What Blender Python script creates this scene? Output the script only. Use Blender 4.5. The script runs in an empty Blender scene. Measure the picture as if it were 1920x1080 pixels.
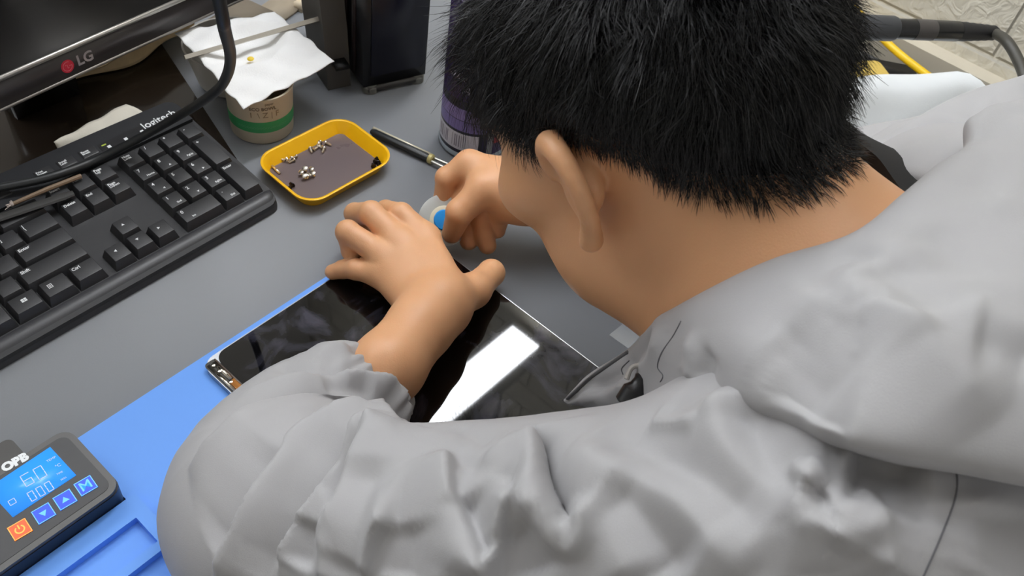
import bpy, bmesh, math, random
import numpy as np
from mathutils import Vector, Matrix
from mathutils.bvhtree import BVHTree

# ------------------------------------------------------------------ units
# everything is laid out in millimetres measured from the desk top
# (x along the desk to the right, y to the back, z up); the floor is 750 mm lower
DESK = 750.0
def V(p): return Vector((p[0]/1000.0, p[1]/1000.0, (p[2]+DESK)/1000.0))
scene = bpy.context.scene
COL = scene.collection
rng = random.Random(7)
QH = 1.0        # mesh spacing factor

# ------------------------------------------------------------------ camera
F_PX = 1689.72
CAM = np.array([-263.238, -486.826, 556.974])
CW = np.array([[0.6531613, 0.5070788, -0.5623624],
               [-0.7460100, 0.5582322, -0.3631060],
               [0.1298054, 0.6566947, 0.7429015]])
cam_data = bpy.data.cameras.new('camera')
cam_data.sensor_width = 36.0
cam_data.lens = F_PX/1920*36.0
cam_data.clip_start = 0.01
cam_data.dof.use_dof = True
cam_data.dof.focus_distance = 0.60
cam_data.dof.aperture_fstop = 20.0
cam = bpy.data.objects.new('camera', cam_data)
COL.objects.link(cam)
m4 = Matrix([[*CW[0], 0], [*CW[1], 0], [*CW[2], 0], [0, 0, 0, 1]])
m4.translation = V(CAM)
cam.matrix_world = m4
scene.camera = cam

def at(px, py, z=0.0):
    """the point at height z (mm over the desk) seen at a pixel of the photograph"""
    d = CW @ np.array([(px-960)/F_PX, -(py-540)/F_PX, -1.0])
    return CAM + d*((z-CAM[2])/d[2])
def pt(px, py, depth):
    return CAM + CW @ (np.array([(px-960)/F_PX, -(py-540)/F_PX, -1.0])*depth)

# ------------------------------------------------------------------ materials
def lin(c):
    return tuple(((v/255)/12.92 if v/255 <= 0.04045 else ((v/255+0.055)/1.055)**2.4) for v in c)
MATS = {}
def P(name, rgb, rough=0.5, metal=0.0, var=0.06, vscale=60.0, bump=0.0, bscale=400.0, spec=0.5,
      sss=0.0, sssr=(1, .35, .2), trans=0.0, emit=None, emit_s=0.0, coat=0.0, alpha=1.0, sheen=0.0, rvar=0.0):
    if name in MATS: return MATS[name]
    m = bpy.data.materials.new(name); m.use_nodes = True
    nt = m.node_tree; b = nt.nodes['Principled BSDF']
    c = lin(rgb)
    tc = nt.nodes.new('ShaderNodeTexCoord')
    nz = nt.nodes.new('ShaderNodeTexNoise'); nz.inputs['Scale'].default_value = vscale; nz.inputs['Detail'].default_value = 4
    nt.links.new(tc.outputs['Object'], nz.inputs['Vector'])
    ramp = nt.nodes.new('ShaderNodeMix'); ramp.data_type = 'RGBA'
    ramp.inputs['A'].default_value = (*[v*(1-var) for v in c], 1)
    ramp.inputs['B'].default_value = (*[min(1, v*(1+var)) for v in c], 1)
    nt.links.new(nz.outputs['Fac'], ramp.inputs['Factor'])
    nt.links.new(ramp.outputs['Result'], b.inputs['Base Color'])
    b.inputs['Roughness'].default_value = rough
    if rvar:
        mr = nt.nodes.new('ShaderNodeMapRange')
        mr.inputs['To Min'].default_value = max(0.02, rough-rvar); mr.inputs['To Max'].default_value = min(1, rough+rvar)
        nt.links.new(nz.outputs['Fac'], mr.inputs['Value']); nt.links.new(mr.outputs['Result'], b.inputs['Roughness'])
    b.inputs['Metallic'].default_value = metal
    b.inputs['Specular IOR Level'].default_value = spec
    b.inputs['Coat Weight'].default_value = coat
    b.inputs['Sheen Weight'].default_value = sheen
    b.inputs['Transmission Weight'].default_value = trans
    b.inputs['Alpha'].default_value = alpha
    if sss:
        b.inputs['Subsurface Weight'].default_value = sss
        b.inputs['Subsurface Radius'].default_value = sssr
        b.inputs['Subsurface Scale'].default_value = 0.004
    if emit is not None:
        b.inputs['Emission Color'].default_value = (*lin(emit), 1); b.inputs['Emission Strength'].default_value = emit_s
    if bump:
        n2 = nt.nodes.new('ShaderNodeTexNoise'); n2.inputs['Scale'].default_value = bscale; n2.inputs['Detail'].default_value = 3
        nt.links.new(tc.outputs['Object'], n2.inputs['Vector'])
        bp = nt.nodes.new('ShaderNodeBump'); bp.inputs['Strength'].default_value = bump; bp.inputs['Distance'].default_value = 0.001
        nt.links.new(n2.outputs['Fac'], bp.inputs['Height']); nt.links.new(bp.outputs['Normal'], b.inputs['Normal'])
    MATS[name] = m
    return m

# ------------------------------------------------------------------ objects
def tag(o, label=None, cat=None, group=None, kind=None):
    if label: o['label'] = label
    if cat: o['category'] = cat
    if group: o['group'] = group
    if kind: o['kind'] = kind
    return o
def thing(name, label, cat, loc=(0, 0, 0), group=None, rot=None):
    o = bpy.data.objects.new(name, None); o.empty_display_size = 0.02
    COL.objects.link(o); o.location = V(loc)
    if rot is not None: o.rotation_euler = rot
    bpy.context.view_layer.update()
    return tag(o, label, cat, group)
def link(name, me, mat=None, parent=None, smooth=True, M=None):
    """link a mesh whose coordinates are world metres; keep them in place under its parent"""
    o = bpy.data.objects.new(name, me); COL.objects.link(o)
    if mat is not None and not me.materials: me.materials.append(mat)
    if smooth:
        me.polygons.foreach_set('use_smooth', [True]*len(me.polygons))
    # local origin at the centre of the mesh (or at the given matrix)
    if M is not None:
        o.matrix_world = M
    else:
        n = len(me.vertices)
        if n:
            co = np.empty(n*3); me.vertices.foreach_get('co', co); co = co.reshape(-1, 3)
            c = (co.min(0)+co.max(0))/2
            me.transform(Matrix.Translation(Vector(-c))); o.location = Vector(c)
    if parent is not None:
        o.parent = parent; o.matrix_parent_inverse = parent_matrix(parent).inverted()
    return o
def parent_matrix(p):
    m = p.matrix_basis.copy()
    if p.parent is not None: m = parent_matrix(p.parent) @ p.matrix_parent_inverse @ m
    return m
def sharp(me, deg=35):
    bm = bmesh.new(); bm.from_mesh(me)
    for e in bm.edges:
        if len(e.link_faces) == 2 and e.calc_face_angle(0) > math.radians(deg): e.smooth = False
    bm.to_mesh(me); bm.free()
class MB:
    """collects shapes (mm) in one mesh"""
    def __init__(s): s.bm = bmesh.new()
    def verts(s, pts): return [s.bm.verts.new(V(p)) for p in pts]
    def face(s, vs):
        try: return s.bm.faces.new(vs)
        except ValueError: return None
    def loft(s, rings, close=True, cap=True):
        R = [s.verts(r) for r in rings]; n = len(R[0])
        for a, b in zip(R[:-1], R[1:]):
            for i in range(n if close else n-1):
                j = (i+1) % n; s.face((a[i], a[j], b[j], b[i]))
        if cap: s.face(R[0][::-1]); s.face(R[-1])
        return s
    def box(s, c, size, M=None, bev=0.0, seg=2):
        return s.prism([(-size[0]/2, -size[1]/2), (size[0]/2, -size[1]/2), (size[0]/2, size[1]/2), (-size[0]/2, size[1]/2)],
                       -size[2]/2, size[2]/2, frame=(c, M), bev=bev, seg=seg)
    def prism(s, outline, z0, z1, frame=None, bev=0.0, seg=2, top_scale=None):
        c, M = frame if frame else ((0, 0, 0), None)
        M = np.eye(3) if M is None else np.array(M); c = np.array(c, float)
        bm = bmesh.new()
        lo = [bm.verts.new(Vector((x, y, z0))) for x, y in outline]
        k = top_scale or 1.0
        hi = [bm.verts.new(Vector((x*k, y*k, z1))) for x, y in outline]
        n = len(lo); bm.faces.new(lo[::-1]); bm.faces.new(hi)
        for i in range(n): bm.faces.new((lo[i], lo[(i+1) % n], hi[(i+1) % n], hi[i]))
        if bev > 0:
            ed = [e for e in bm.edges if e.calc_face_angle(0) > 0.5]
            bmesh.ops.bevel(bm, geom=ed, offset=bev, segments=seg, affect='EDGES', profile=0.6)
        mp = {}
        for v in bm.verts: mp[v] = s.bm.verts.new(V(c + M @ np.array(v.co)))
        for f in bm.faces: s.face([mp[v] for v in f.verts])
        bm.free(); return s
    def tube(s, pts, r, n=10, cap=True, squash=None):
        pts = [np.array(p, float) for p in pts]; m = len(pts)
        rr = [r]*m if np.isscalar(r) else list(r)
        rings = []; up = None
        for i, p in enumerate(pts):
            t = pts[min(i+1, m-1)]-pts[max(i-1, 0)]; t /= np.linalg.norm(t)+1e-9
            if up is None:
                a = np.array([0, 0, 1.0]) if abs(t[2]) < 0.9 else np.array([1.0, 0, 0])
                u = np.cross(t, a)
            else: u = up-t*(up@t)
            u /= np.linalg.norm(u); w = np.cross(t, u); up = u
            q = squash or 1.0
            rings.append([p+rr[i]*(math.cos(k*2*math.pi/n)*u+q*math.sin(k*2*math.pi/n)*w) for k in range(n)])
        return s.loft(rings, cap=cap)
    def lathe(s, c, prof, n=48, M=None, cap=True):
        M = np.eye(3) if M is None else np.array(M); c = np.array(c, float)
        rings = [[c+M@np.array([r*math.cos(k*2*math.pi/n), r*math.sin(k*2*math.pi/n), z]) for k in range(n)] for r, z in prof]
        return s.loft(rings, cap=cap)
    def sphere(s, c, r, M=None, n=16):
        r = (r, r, r) if np.isscalar(r) else r
        M = np.eye(3) if M is None else np.array(M)
        rings = []
        for i in range(1, n):
            a = math.pi*i/n
            rings.append([np.array(c)+M@np.array([r[0]*math.sin(a)*math.cos(k*math.pi/n), r[1]*math.sin(a)*math.sin(k*math.pi/n), -r[2]*math.cos(a)]) for k in range(2*n)])
        return s.loft(rings)
    def mesh(s, name='mesh'):
        bmesh.ops.recalc_face_normals(s.bm, faces=s.bm.faces)
        me = bpy.data.meshes.new(name); s.bm.to_mesh(me); s.bm.free(); return me
    def build(s, name, mat, parent=None, smooth=True, deg=35):
        me = s.mesh(name)
        if smooth: sharp(me, deg)
        return link(name, me, mat, parent, smooth)
def spline(pts, n=8):
    pts = [np.array(p, float) for p in pts]; out = []
    for i in range(len(pts)-1):
        p0, p1, p2, p3 = pts[max(i-1, 0)], pts[i], pts[i+1], pts[min(i+2, len(pts)-1)]
        for k in range(n):
            t = k/n
            out.append(0.5*((2*p1)+(-p0+p2)*t+(2*p0-5*p1+4*p2-p3)*t*t+(-p0+3*p1-3*p2+p3)*t**3))
    out.append(pts[-1]); return out
def rrect(x0, x1, y0, y1, r, n=6):
    o = []
    for cx, cy, a in ((x1-r, y1-r, 0), (x0+r, y1-r, 90), (x0+r, y0+r, 180), (x1-r, y0+r, 270)):
        for k in range(n+1):
            t = math.radians(a+90*k/n); o.append((cx+r*math.cos(t), cy+r*math.sin(t)))
    return o
def frame_z(n, xdir=(1, 0, 0)):
    n = np.array(n, float); n /= np.linalg.norm(n); x = np.array(xdir, float); x -= n*(x@n); x /= np.linalg.norm(x)
    return np.stack([x, np.cross(n, x), n], 1)
def text_mesh(s, size, align='CENTER', bold=0.0, line=0.9, extrude=0.05, shear=0.0):
    """glyph outlines as a mesh in mm (x right, y up)"""
    cu = bpy.data.curves.new('text', 'FONT'); cu.body = s; cu.size = size; cu.align_x = align; cu.align_y = 'CENTER'
    cu.space_line = line; cu.offset = bold; cu.extrude = extrude; cu.shear = shear; cu.resolution_u = 3
    o = bpy.data.objects.new('text', cu); COL.objects.link(o)
    dg = bpy.context.evaluated_depsgraph_get(); dg.update()
    me = bpy.data.meshes.new_from_object(o.evaluated_get(dg))
    bpy.data.objects.remove(o); bpy.data.curves.remove(cu)
    return me
def put_text(s, size, c, M, mat, parent, name='lettering', **kw):
    me = text_mesh(s, size, **kw)
    T = Matrix([[*(np.array(M)[0]/1000), 0], [*(np.array(M)[1]/1000), 0], [*(np.array(M)[2]/1000), 0], [0, 0, 0, 1]])
    T.translation = V(c); me.transform(T)
    return link(name, me, mat, parent, smooth=False)
def polys(name, plist, c, M, h, mat, parent):
    mb = MB()
    for p in plist: mb.prism(p, 0, h, frame=(c, M))
    return mb.build(name, mat, parent, smooth=False)
# ================================================================== materials in use
m_desk = P('desk_grey', (133, 136, 141), 0.48, var=0.05, vscale=6, bump=0.05, bscale=900, rvar=0.06)
m_kb = P('keyboard_black', (46, 46, 48), 0.45, var=0.05, bump=0.12, bscale=1500)
m_key = P('keycap_black', (50, 50, 52), 0.4, var=0.04, bump=0.1, bscale=1500)
m_lip = P('keyboard_lip', (60, 60, 63), 0.38, var=0.03)
m_white_ink = P('white_ink', (235, 238, 240), 0.5, var=0.02)
m_black = P('black_plastic', (26, 26, 28), 0.38, var=0.08)
m_dark = P('dark_grey_plastic', (58, 57, 56), 0.5, var=0.06)
m_cable = P('cable_rubber', (38, 40, 41), 0.42, var=0.05)
m_steel = P('brushed_steel', (200, 198, 194), 0.28, 1.0, var=0.05)
m_silver = P('silver_trim', (196, 192, 186), 0.3, 0.6, var=0.03)
m_gloss = P('glossy_black', (16, 14, 13), 0.06, var=0.1, spec=0.5, rvar=0.04)
m_blue = P('blue_silicone', (104, 162, 246), 0.6, var=0.03, vscale=20)
m_paper = P('white_tissue', (250, 250, 249), 0.9, var=0.02, bump=0.35, bscale=700)

# ================================================================== the setting
def struct(name, mb, mat, smooth=False):
    o = mb.build(name, mat, smooth=smooth); o['kind'] = 'structure'; return o
struct('floor', MB().box((0, 0, -DESK-20), (3600, 4400, 40)), P('floor_tile', (150, 146, 140), 0.5, var=0.1, vscale=8))
struct('ceiling', MB().box((0, 0, 1900), (3600, 4400, 40)), P('ceiling_paint', (232, 230, 226), 0.9, var=0.02))
struct('wall_back', MB().box((0, 880, 575), (3600, 40, 2690)), P('wall_paint', (206, 202, 194), 0.85, var=0.03))
struct('wall_left', MB().box((-1500, 0, 575), (40, 4400, 2690)), P('wall_paint', (206, 202, 194), 0.85, var=0.03))
# white embossed brick panel on the right wall
def brick_mat():
    m = bpy.data.materials.new('white_brick_panel'); m.use_nodes = True; nt = m.node_tree; b = nt.nodes['Principled BSDF']
    tc = nt.nodes.new('ShaderNodeTexCoord'); mp = nt.nodes.new('ShaderNodeMapping'); mp.inputs['Rotation'].default_value = (0, math.radians(90), math.radians(90))
    nt.links.new(tc.outputs['Object'], mp.inputs['Vector'])
    br = nt.nodes.new('ShaderNodeTexBrick'); br.inputs['Scale'].default_value = 1.0
    br.inputs['Brick Width'].default_value = 0.19; br.inputs['Row Height'].default_value = 0.075; br.inputs['Mortar Size'].default_value = 0.004; br.inputs['Mortar Smooth'].default_value = 0.8
    sx = nt.nodes.new('ShaderNodeSeparateXYZ'); cx = nt.nodes.new('ShaderNodeCombineXYZ')
    nt.links.new(tc.outputs['Object'], sx.inputs[0]); nt.links.new(sx.outputs['Y'], cx.inputs['X']); nt.links.new(sx.outputs['Z'], cx.inputs['Y'])
    nt.links.new(cx.outputs[0], br.inputs['Vector'])
    nz = nt.nodes.new('ShaderNodeTexNoise'); nz.inputs['Scale'].default_value = 42; nz.inputs['Detail'].default_value = 3; nz.inputs['Distortion'].default_value = 1.6
    nt.links.new(tc.outputs['Object'], nz.inputs['Vector'])
    ad = nt.nodes.new('ShaderNodeMath'); ad.operation = 'MULTIPLY_ADD'; ad.inputs[1].default_value = -2.0
    nt.links.new(br.outputs['Fac'], ad.inputs[0]); nt.links.new(nz.outputs['Fac'], ad.inputs[2])
    bp = nt.nodes.new('ShaderNodeBump'); bp.inputs['Strength'].default_value = 0.7; bp.inputs['Distance'].default_value = 0.006
    nt.links.new(ad.outputs[0], bp.inputs['Height']); nt.links.new(bp.outputs['Normal'], b.inputs['Normal'])
    n2 = nt.nodes.new('ShaderNodeTexNoise'); n2.inputs['Scale'].default_value = 14; n2.inputs['Detail'].default_value = 2
    nt.links.new(tc.outputs['Object'], n2.inputs['Vector'])
    cr = nt.nodes.new('ShaderNodeValToRGB'); cr.color_ramp.elements[0].position = 0.66; cr.color_ramp.elements[1].position = 0.78
    cr.color_ramp.elements[0].color = (*lin((216, 210, 194)), 1); cr.color_ramp.elements[1].color = (*lin((150, 118, 96)), 1)
    nt.links.new(n2.outputs['Fac'], cr.inputs[0]); nt.links.new(cr.outputs[0], b.inputs['Base Color'])
    b.inputs['Roughness'].default_value = 0.6
    return m
struct('wall_right', MB().box((800, 0, 575), (40, 4400, 2690)), brick_mat())
# pale skirting strip where the desk meets the brick panel
sk = MB().box((768, -200, 17), (24, 900, 34), bev=4)
struct('trim_1', sk, P('ledge_cream', (204, 196, 178), 0.6, var=0.05))

# workbench under everything
wb = thing('workbench', 'long grey workbench carrying the keyboard, blue mat and tools', 'workbench', (0, 50, -DESK))
MB().box((-40, 100, -15), (1590, 1100, 30), bev=2).build('tabletop', m_desk, wb)
for sx in (-780, 700):
    for sy in (-400, 600): MB().box((sx, sy, -390), (50, 50, 720)).build('leg', P('bench_steel', (90, 90, 92), 0.5, 0.4), wb)

# ================================================================== keyboard
TK = math.radians(5.8195)
KO = np.array([-355.25, 0.0, 20.0])
KM = np.array([[1, 0, 0], [0, math.cos(TK), -math.sin(TK)], [0, math.sin(TK), math.cos(TK)]])
def K(x, y, z=0.0): return KO + KM @ np.array([x, y, z], float)
U = 19.05; GN, GP = 15.30*U, 18.65*U
kb = thing('keyboard', 'black full size keyboard with white legends lying under the monitor', 'keyboard', K(210, 55, -18))
XL, XR = -16.0, 434.0
def back_y(x):
    t = (x-(XL+XR)/2)/225.0; return 132.5-3.0*t*t
outl = [(XL+10, -20), (XR-12, -20)] + [(XR-12+12*math.sin(a), -8-12*math.cos(a)) for a in (0.3, 0.7, 1.1, 1.57)]
outl += [(XR, 116)] + [(XR-10+10*math.cos(a), back_y(XR-10)-10+10*math.sin(a)) for a in (0.1, 0.5, 0.9, 1.3)]
outl += [(x, back_y(x)) for x in np.linspace(XR-14, XL+14, 24)] + [(XL, 120), (XL, -10)]
MB().prism(outl, -17, -8.2, frame=(KO, KM), bev=1.6, seg=3).build('case', m_kb, kb)
# rounded front lip
prof = [(-4.2, -9.0), (-4.6, -7.2), (-7.0, -6.1), (-11, -6.2), (-15, -7.6), (-18.6, -10.4), (-20.8, -14), (-21.4, -17.2), (-12, -17.4), (-5, -16)]
xs = [XL, XL+2] + list(np.linspace(XL+8, XR-9, 12)) + [XR-5, XR-2.2, XR-.6, XR+.2]
rings = []
for x in xs:
    e = min(x-XL, XR+.2-x); k = 1-math.sqrt(max(0, 1-min(1, e/9.0-1)**2)) if e < 9 else 0
    rings.append([K(x, -4.2+(y+4.2)*(1-.72*k), -12+(z+12)*(1-.5*k)) for y, z in prof])
MB().loft(rings).build('front_lip', m_lip, kb)
# raised strip along the back
strip = [(XL+4, 98.5), (XR-1.5, 98.5), (XR-1.2, 117)] + [(XR-11+9.5*math.cos(a), back_y(XR-11)-10.5+9.5*math.sin(a)) for a in (0.1, 0.5, 0.9, 1.3)]
strip += [(x, back_y(x)-1) for x in np.linspace(XR-15, XL+14, 24)] + [(XL+4, 120)]
MB().prism(strip, -9, -4.6, frame=(KO, KM), bev=1.2, seg=3).build('back_strip', P('strip_black', (42, 43, 46), 0.36, var=0.04), kb)
for sx in (XL+60, XR-60): MB().prism(rrect(sx-15, sx+15, 104, 114, 3), -31.5, -17, frame=(KO, KM)).build('foot', m_black, kb)

def key_mesh(w, h, base=-8.4, slope=2.6):
    """front left top corner at the origin, top face at z = 0 (mm, keyboard frame)"""
    mb = bmesh.new(); W, H = w*U-5.2, h*U-4.6
    lo = [(-2.4, -3.4), (W+2.2, -3.4), (W+2.2, H+1.3), (-2.4, H+1.3)]; hi = [(0, 0), (W, 0), (W, H), (0, H)]
    a = [mb.verts.new((x, y, base)) for x, y in lo]; b = [mb.verts.new((x, y, .0)) for x, y in hi]
    mb.faces.new(a[::-1]); mb.faces.new(b)
    for i in range(4): mb.faces.new((a[i], a[(i+1) % 4], b[(i+1) % 4], b[i]))
    ed = [e for e in mb.edges if min(v.co.z for v in e.verts) > base+.01 or abs(e.verts[0].co.z-e.verts[1].co.z) > 1]
    bmesh.ops.bevel(mb, geom=ed, offset=0.7, segments=2, affect='EDGES', profile=0.6)
    for v in mb.verts:
        v.co = Vector(KM @ np.array(v.co)/1000)
    me = bpy.data.meshes.new('key'); mb.to_mesh(me); mb.free(); sharp(me, 40); return me
KEYM = {}
def glyph(kind):
    return {'up': [[(-1.3, -1), (1.3, -1), (0, 1.2)]], 'down': [[(-1.3, 1), (0, -1.2), (1.3, 1)]],
            'left': [[(1, -1.3), (1, 1.3), (-1.2, 0)]], 'right': [[(-1, -1.3), (1.2, 0), (-1, 1.3)]],
            'win': [[(-2, -1.6), (-.15, -1.6), (-.15, -.1), (-2, -.1)], [(.15, -1.6), (2, -1.6), (2, -.1), (.15, -.1)], [(-2, .15), (-.15, .15), (-.15, 1.6), (-2, 1.6)], [(.15, .15), (2, .15), (2, 1.6), (.15, 1.6)]],
            'menu': [[(-1.7, -1.9), (1.7, -1.9), (1.7, -1.5), (-1.7, -1.5)], [(-1.7, 1.5), (1.7, 1.5), (1.7, 1.9), (-1.7, 1.9)], [(-1.7, -1.5), (-1.3, -1.5), (-1.3, 1.5), (-1.7, 1.5)], [(1.3, -1.5), (1.7, -1.5), (1.7, 1.5), (1.3, 1.5)], [(-.9, .5), (.9, .5), (.9, .8), (-.9, .8)], [(-.9, -.2), (.9, -.2), (.9, .1), (-.9, .1)], [(-.9, -.9), (.9, -.9), (.9, -.6), (-.9, -.6)]]}[kind]
def key(u, row, lab, w=1, h=1, g=0.0, y=None, small=False, size=2.9):
    hh = 0.74 if small else h
    if (w, hh) not in KEYM: KEYM[(w, hh)] = key_mesh(w, hh, -4.5 if small else -8.4)
    x0 = g+u*U; y0 = row*U if y is None else y; z0 = -3.6 if small else 0.0
    o = bpy.data.objects.new('key', KEYM[(w, hh)]); COL.objects.link(o)
    me = o.data
    if not me.materials: me.materials.append(m_key); me.polygons.foreach_set('use_smooth', [True]*len(me.polygons))
    o.location = V(K(x0, y0, z0)); o.parent = kb; o.matrix_parent_inverse = parent_matrix(kb).inverted()
    W, H = w*U-5.2, hh*U-4.6
    if lab in ('up', 'down', 'left', 'right', 'win', 'menu'):
        polys('legend', glyph(lab), K(x0+(W/2 if lab == 'win' else 5.6), y0+H*.6, z0+.02), KM, 0.05, m_white_ink, o)
    elif isinstance(lab, tuple):              # upper left and lower right legend
        put_text(lab[0], 4.4, K(x0+3.2, y0+H-3.4, z0+.05), KM, m_white_ink, o, 'legend', bold=0.1)
        if lab[1] in ('up', 'down', 'left', 'right'): polys('legend', [[(p[0]*.85, p[1]*.85) for p in q] for q in glyph(lab[1])], K(x0+8.2, y0+3.2, z0+.02), KM, 0.05, m_white_ink, o)
        elif lab[1]: put_text(lab[1], 2.7, K(x0+8.8, y0+3.0, z0+.05), KM, m_white_ink, o, 'legend', bold=0.07)
    elif lab:
        n = lab.count('\n')
        put_text(lab, size*1.22, K(x0+1.0, y0+H-2.8-n*1.3, z0+.05), KM, m_white_ink, o, 'legend', align='LEFT', bold=0.09, line=0.8)
    return o
for i, c in enumerate("`1234567890-="): key(i, 4, c)
key(13, 4, 'Backspace', 2)
key(0, 3, 'Tab', 1.5)
for i, c in enumerate("QWERTYUIOP"): key(1.5+i, 3, c)
key(11.5, 3, '{\n['); key(12.5, 3, '}\n]'); key(13.5, 3, '|\n\\', 1.5, size=3.4)
key(0, 2, 'Caps Lock', 1.75)
for i, c in enumerate("ASDFGHJKL"): key(1.75+i, 2, c)
key(10.75, 2, ':\n;'); key(11.75, 2, '"\n\''); key(12.75, 2, 'Enter', 2.25, size=3.2)
key(0, 1, 'Shift', 2.25)
for i, c in enumerate("ZXCVBNM"): key(2.25+i, 1, c)
key(9.25, 1, '<\n,'); key(10.25, 1, '>\n.'); key(11.25, 1, '?\n/'); key(12.25, 1, 'Shift', 2.75, size=3.2)
for u, l, w in ((0, 'Ctrl', 1.25), (1.25, 'win', 1.25), (2.5, 'Alt', 1.25), (3.75, '', 6.25), (10, 'Alt', 1.25), (11.25, 'win', 1.25), (12.5, 'menu', 1.25), (13.75, 'Ctrl', 1.25)): key(u, 0, l, w, size=3.2)
for i, l in enumerate(('Delete', 'End', 'Page\nDown')): key(i, 3, l, g=GN, size=2.8)
for i, l in enumerate(('Insert', 'Home', 'Page\nUp')): key(i, 4, l, g=GN, size=2.8)
key(1, 1, 'up', g=GN); key(0, 0, 'left', g=GN); key(1, 0, 'down', g=GN); key(2, 0, 'right', g=GN)
key(0, 4, 'Num\nLock', g=GP, size=2.7); key(1, 4, ('/', None), g=GP); key(2, 4, ('*', None), g=GP); key(3, 4, ('-', None), g=GP)
key(0, 3, ('7', 'Home'), g=GP); key(1, 3, ('8', 'up'), g=GP); key(2, 3, ('9', 'PgUp'), g=GP)
key(0, 2, ('4', 'left'), g=GP); key(1, 2, ('5', None), g=GP); key(2, 2, ('6', 'right'), g=GP)
key(0, 1, ('1', 'End'), g=GP); key(1, 1, ('2', 'down'), g=GP); key(2, 1, ('3', 'PgDn'), g=GP)
key(0, 0, ('0', 'Ins'), 2, g=GP); key(2, 0, ('.', 'Del'), g=GP)
key(3, 2, ('+', None), 1, 2, g=GP); key(3, 0, 'Enter', 1, 2, g=GP, size=3.0)
for i in range(13):
    x = 0 if i == 0 else 20+(i-1)*20.6+(i-1)//4*6
    key(x/U, 0, 'Esc' if i == 0 else f'F{i}', 0.98, small=True, y=108, size=2.4)
for i, l in enumerate(('Print\nScreen', 'Scroll\nLock', 'Pause\nBreak')): key((295.5+i*19.6)/U, 0, l, 0.98, small=True, y=108, size=2.3)
# lock lights and the maker's lettering on the back strip
MB().prism(rrect(351, 393, 103.5, 116, 2), -4.7, -4.3, frame=(KO, KM)).build('light_panel', P('light_panel', (38, 38, 40), 0.3), kb)
for i in range(3):
    x = 357+i*15.6
    polys('lock_icon', [[(-1.5, -1.5), (1.5, -1.5), (1.5, 1.5), (-1.5, 1.5)]], K(x+1, 109, -4.25), KM, 0.05, m_white_ink, kb)
polys('lock_light', [[(-2.6, -.6), (1.6, -.6), (1.6, .6), (-2.6, .6)]], K(356, 113, -4.25), KM, 0.1, P('lock_led', (170, 180, 70), 0.4, emit=(150, 220, 60), emit_s=0.12), kb)
put_text('logitech', 10.5, K(409, 113.5, -4.5), KM, m_white_ink, kb, bold=0.12)

# swab and spudger lying on the keys
sw = thing('cotton_swab', 'thin brown stick with a frayed silvery tip lying across the keyboard', 'swab', at(90, 355, 27))
sa, sb = at(152, 330, 32), at(22, 383, 34)
MB().tube([sa, sa*.5+sb*.5+np.array([0, 0, .6]), sb], [2.0, 1.9, 1.5], 8).build('stick', P('brown_wood', (128, 106, 84), 0.6, var=0.15), sw)
fr = MB(); R_ = random.Random(3); dirn = (sb-sa)/np.linalg.norm(sb-sa)
for k in range(26):
    d = dirn*R_.uniform(0.2, 1)+np.array([R_.uniform(-.8, .8) for _ in range(3)]); d[2] = abs(d[2])*.5
    fr.tube([sb-dirn*2, sb+d*R_.uniform(2, 4.5)], [0.45, 0.2], 5)
fr.sphere(sb, 1.9, n=6)
fr.build('frayed_tip', P('frayed_silver', (190, 176, 168), 0.5, 0.3, var=0.2), sw)
sp = thing('spudger', 'flat black plastic pry stick lying on the keyboard beside the swab', 'pry tool', at(60, 395, 26))
a_, b_ = at(138, 362, 31), at(-60, 428, 31)
MB().tube([a_, a_*.9+b_*.1, b_], [3.0, 4.2, 4.2], 8, squash=.45).build('bar', m_dark, sp)
tag(sp, None)

# thick cable drooping over the keyboard
cab = MB().tube(spline([(-140, 60, 1868), (-118, -30, 1300), (-78, -115, 800), (-50, -138, 500), pt(405, -30, 440), pt(420, 50, 478), pt(432, 105, 545), pt(424, 145, 600), pt(400, 175, 645), pt(330, 220, 722), at(200, 291, 34), at(100, 330, 34), at(0, 352, 34), at(-110, 372, 34), at(-240, 400, 34), (-330, 150, 33), (-420, 172, 20), (-480, 210, 5), (-600, 330, 4.2)], 8),
          3.5, 14).build('cable', m_cable)
tag(cab, 'thick black cable looping down over the right end of the keyboard', 'cable')

# ================================================================== monitor
mz = 70.0
A0, A1 = at(0, 206, mz), at(390, 27, mz)
mx = A1-A0; mx[2] = 0; mx /= np.linalg.norm(mx); mn = np.array([mx[1], -mx[0], 0])       # towards the viewer
tl = math.radians(6); mu = np.array([0, 0, 1])*math.cos(tl)-mn*math.sin(tl); mnn = np.cross(mx, mu)
MM = np.stack([mx, mu, mnn], 1)                                                         # x right, y up, z to the viewer
LGx = at(134, 129, mz+11); mo = A0+mx*((LGx-A0)@mx)                                       # centre of the lower edge
def MP(x, y, z=0): return mo+MM@np.array([x, y, z], float)
mon = thing('monitor', 'dark screened monitor with silver trim leaning over the keyboard', 'monitor', MP(0, 0, -20))
MB().prism(rrect(-240, 240, 0, 290, 4), -38, -1, frame=(MP(0, 0), MM), bev=2).build('housing', m_black, mon)
MB().prism([(-240, 0), (240, 0), (240, 23), (-240, 23)], -2, 0.6, frame=(MP(0, 0), MM), bev=.5).build('lower_bezel', P('bezel_charcoal', (66, 62, 62), 0.32, var=0.04), mon)
MB().prism([(-240, 23), (240, 23), (240, 26.4), (-240, 26.4)], -2, 2.4, frame=(MP(0, 0), MM), bev=.8).build('silver_trim', m_silver, mon)
MB().prism([(-240, -1.2), (240, -1.2), (240, .9), (-240, .9)], -6, 1.4, frame=(MP(0, 0), MM), bev=.5).build('bottom_trim', P('trim_grey', (150, 144, 138), .35, .4), mon)
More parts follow.
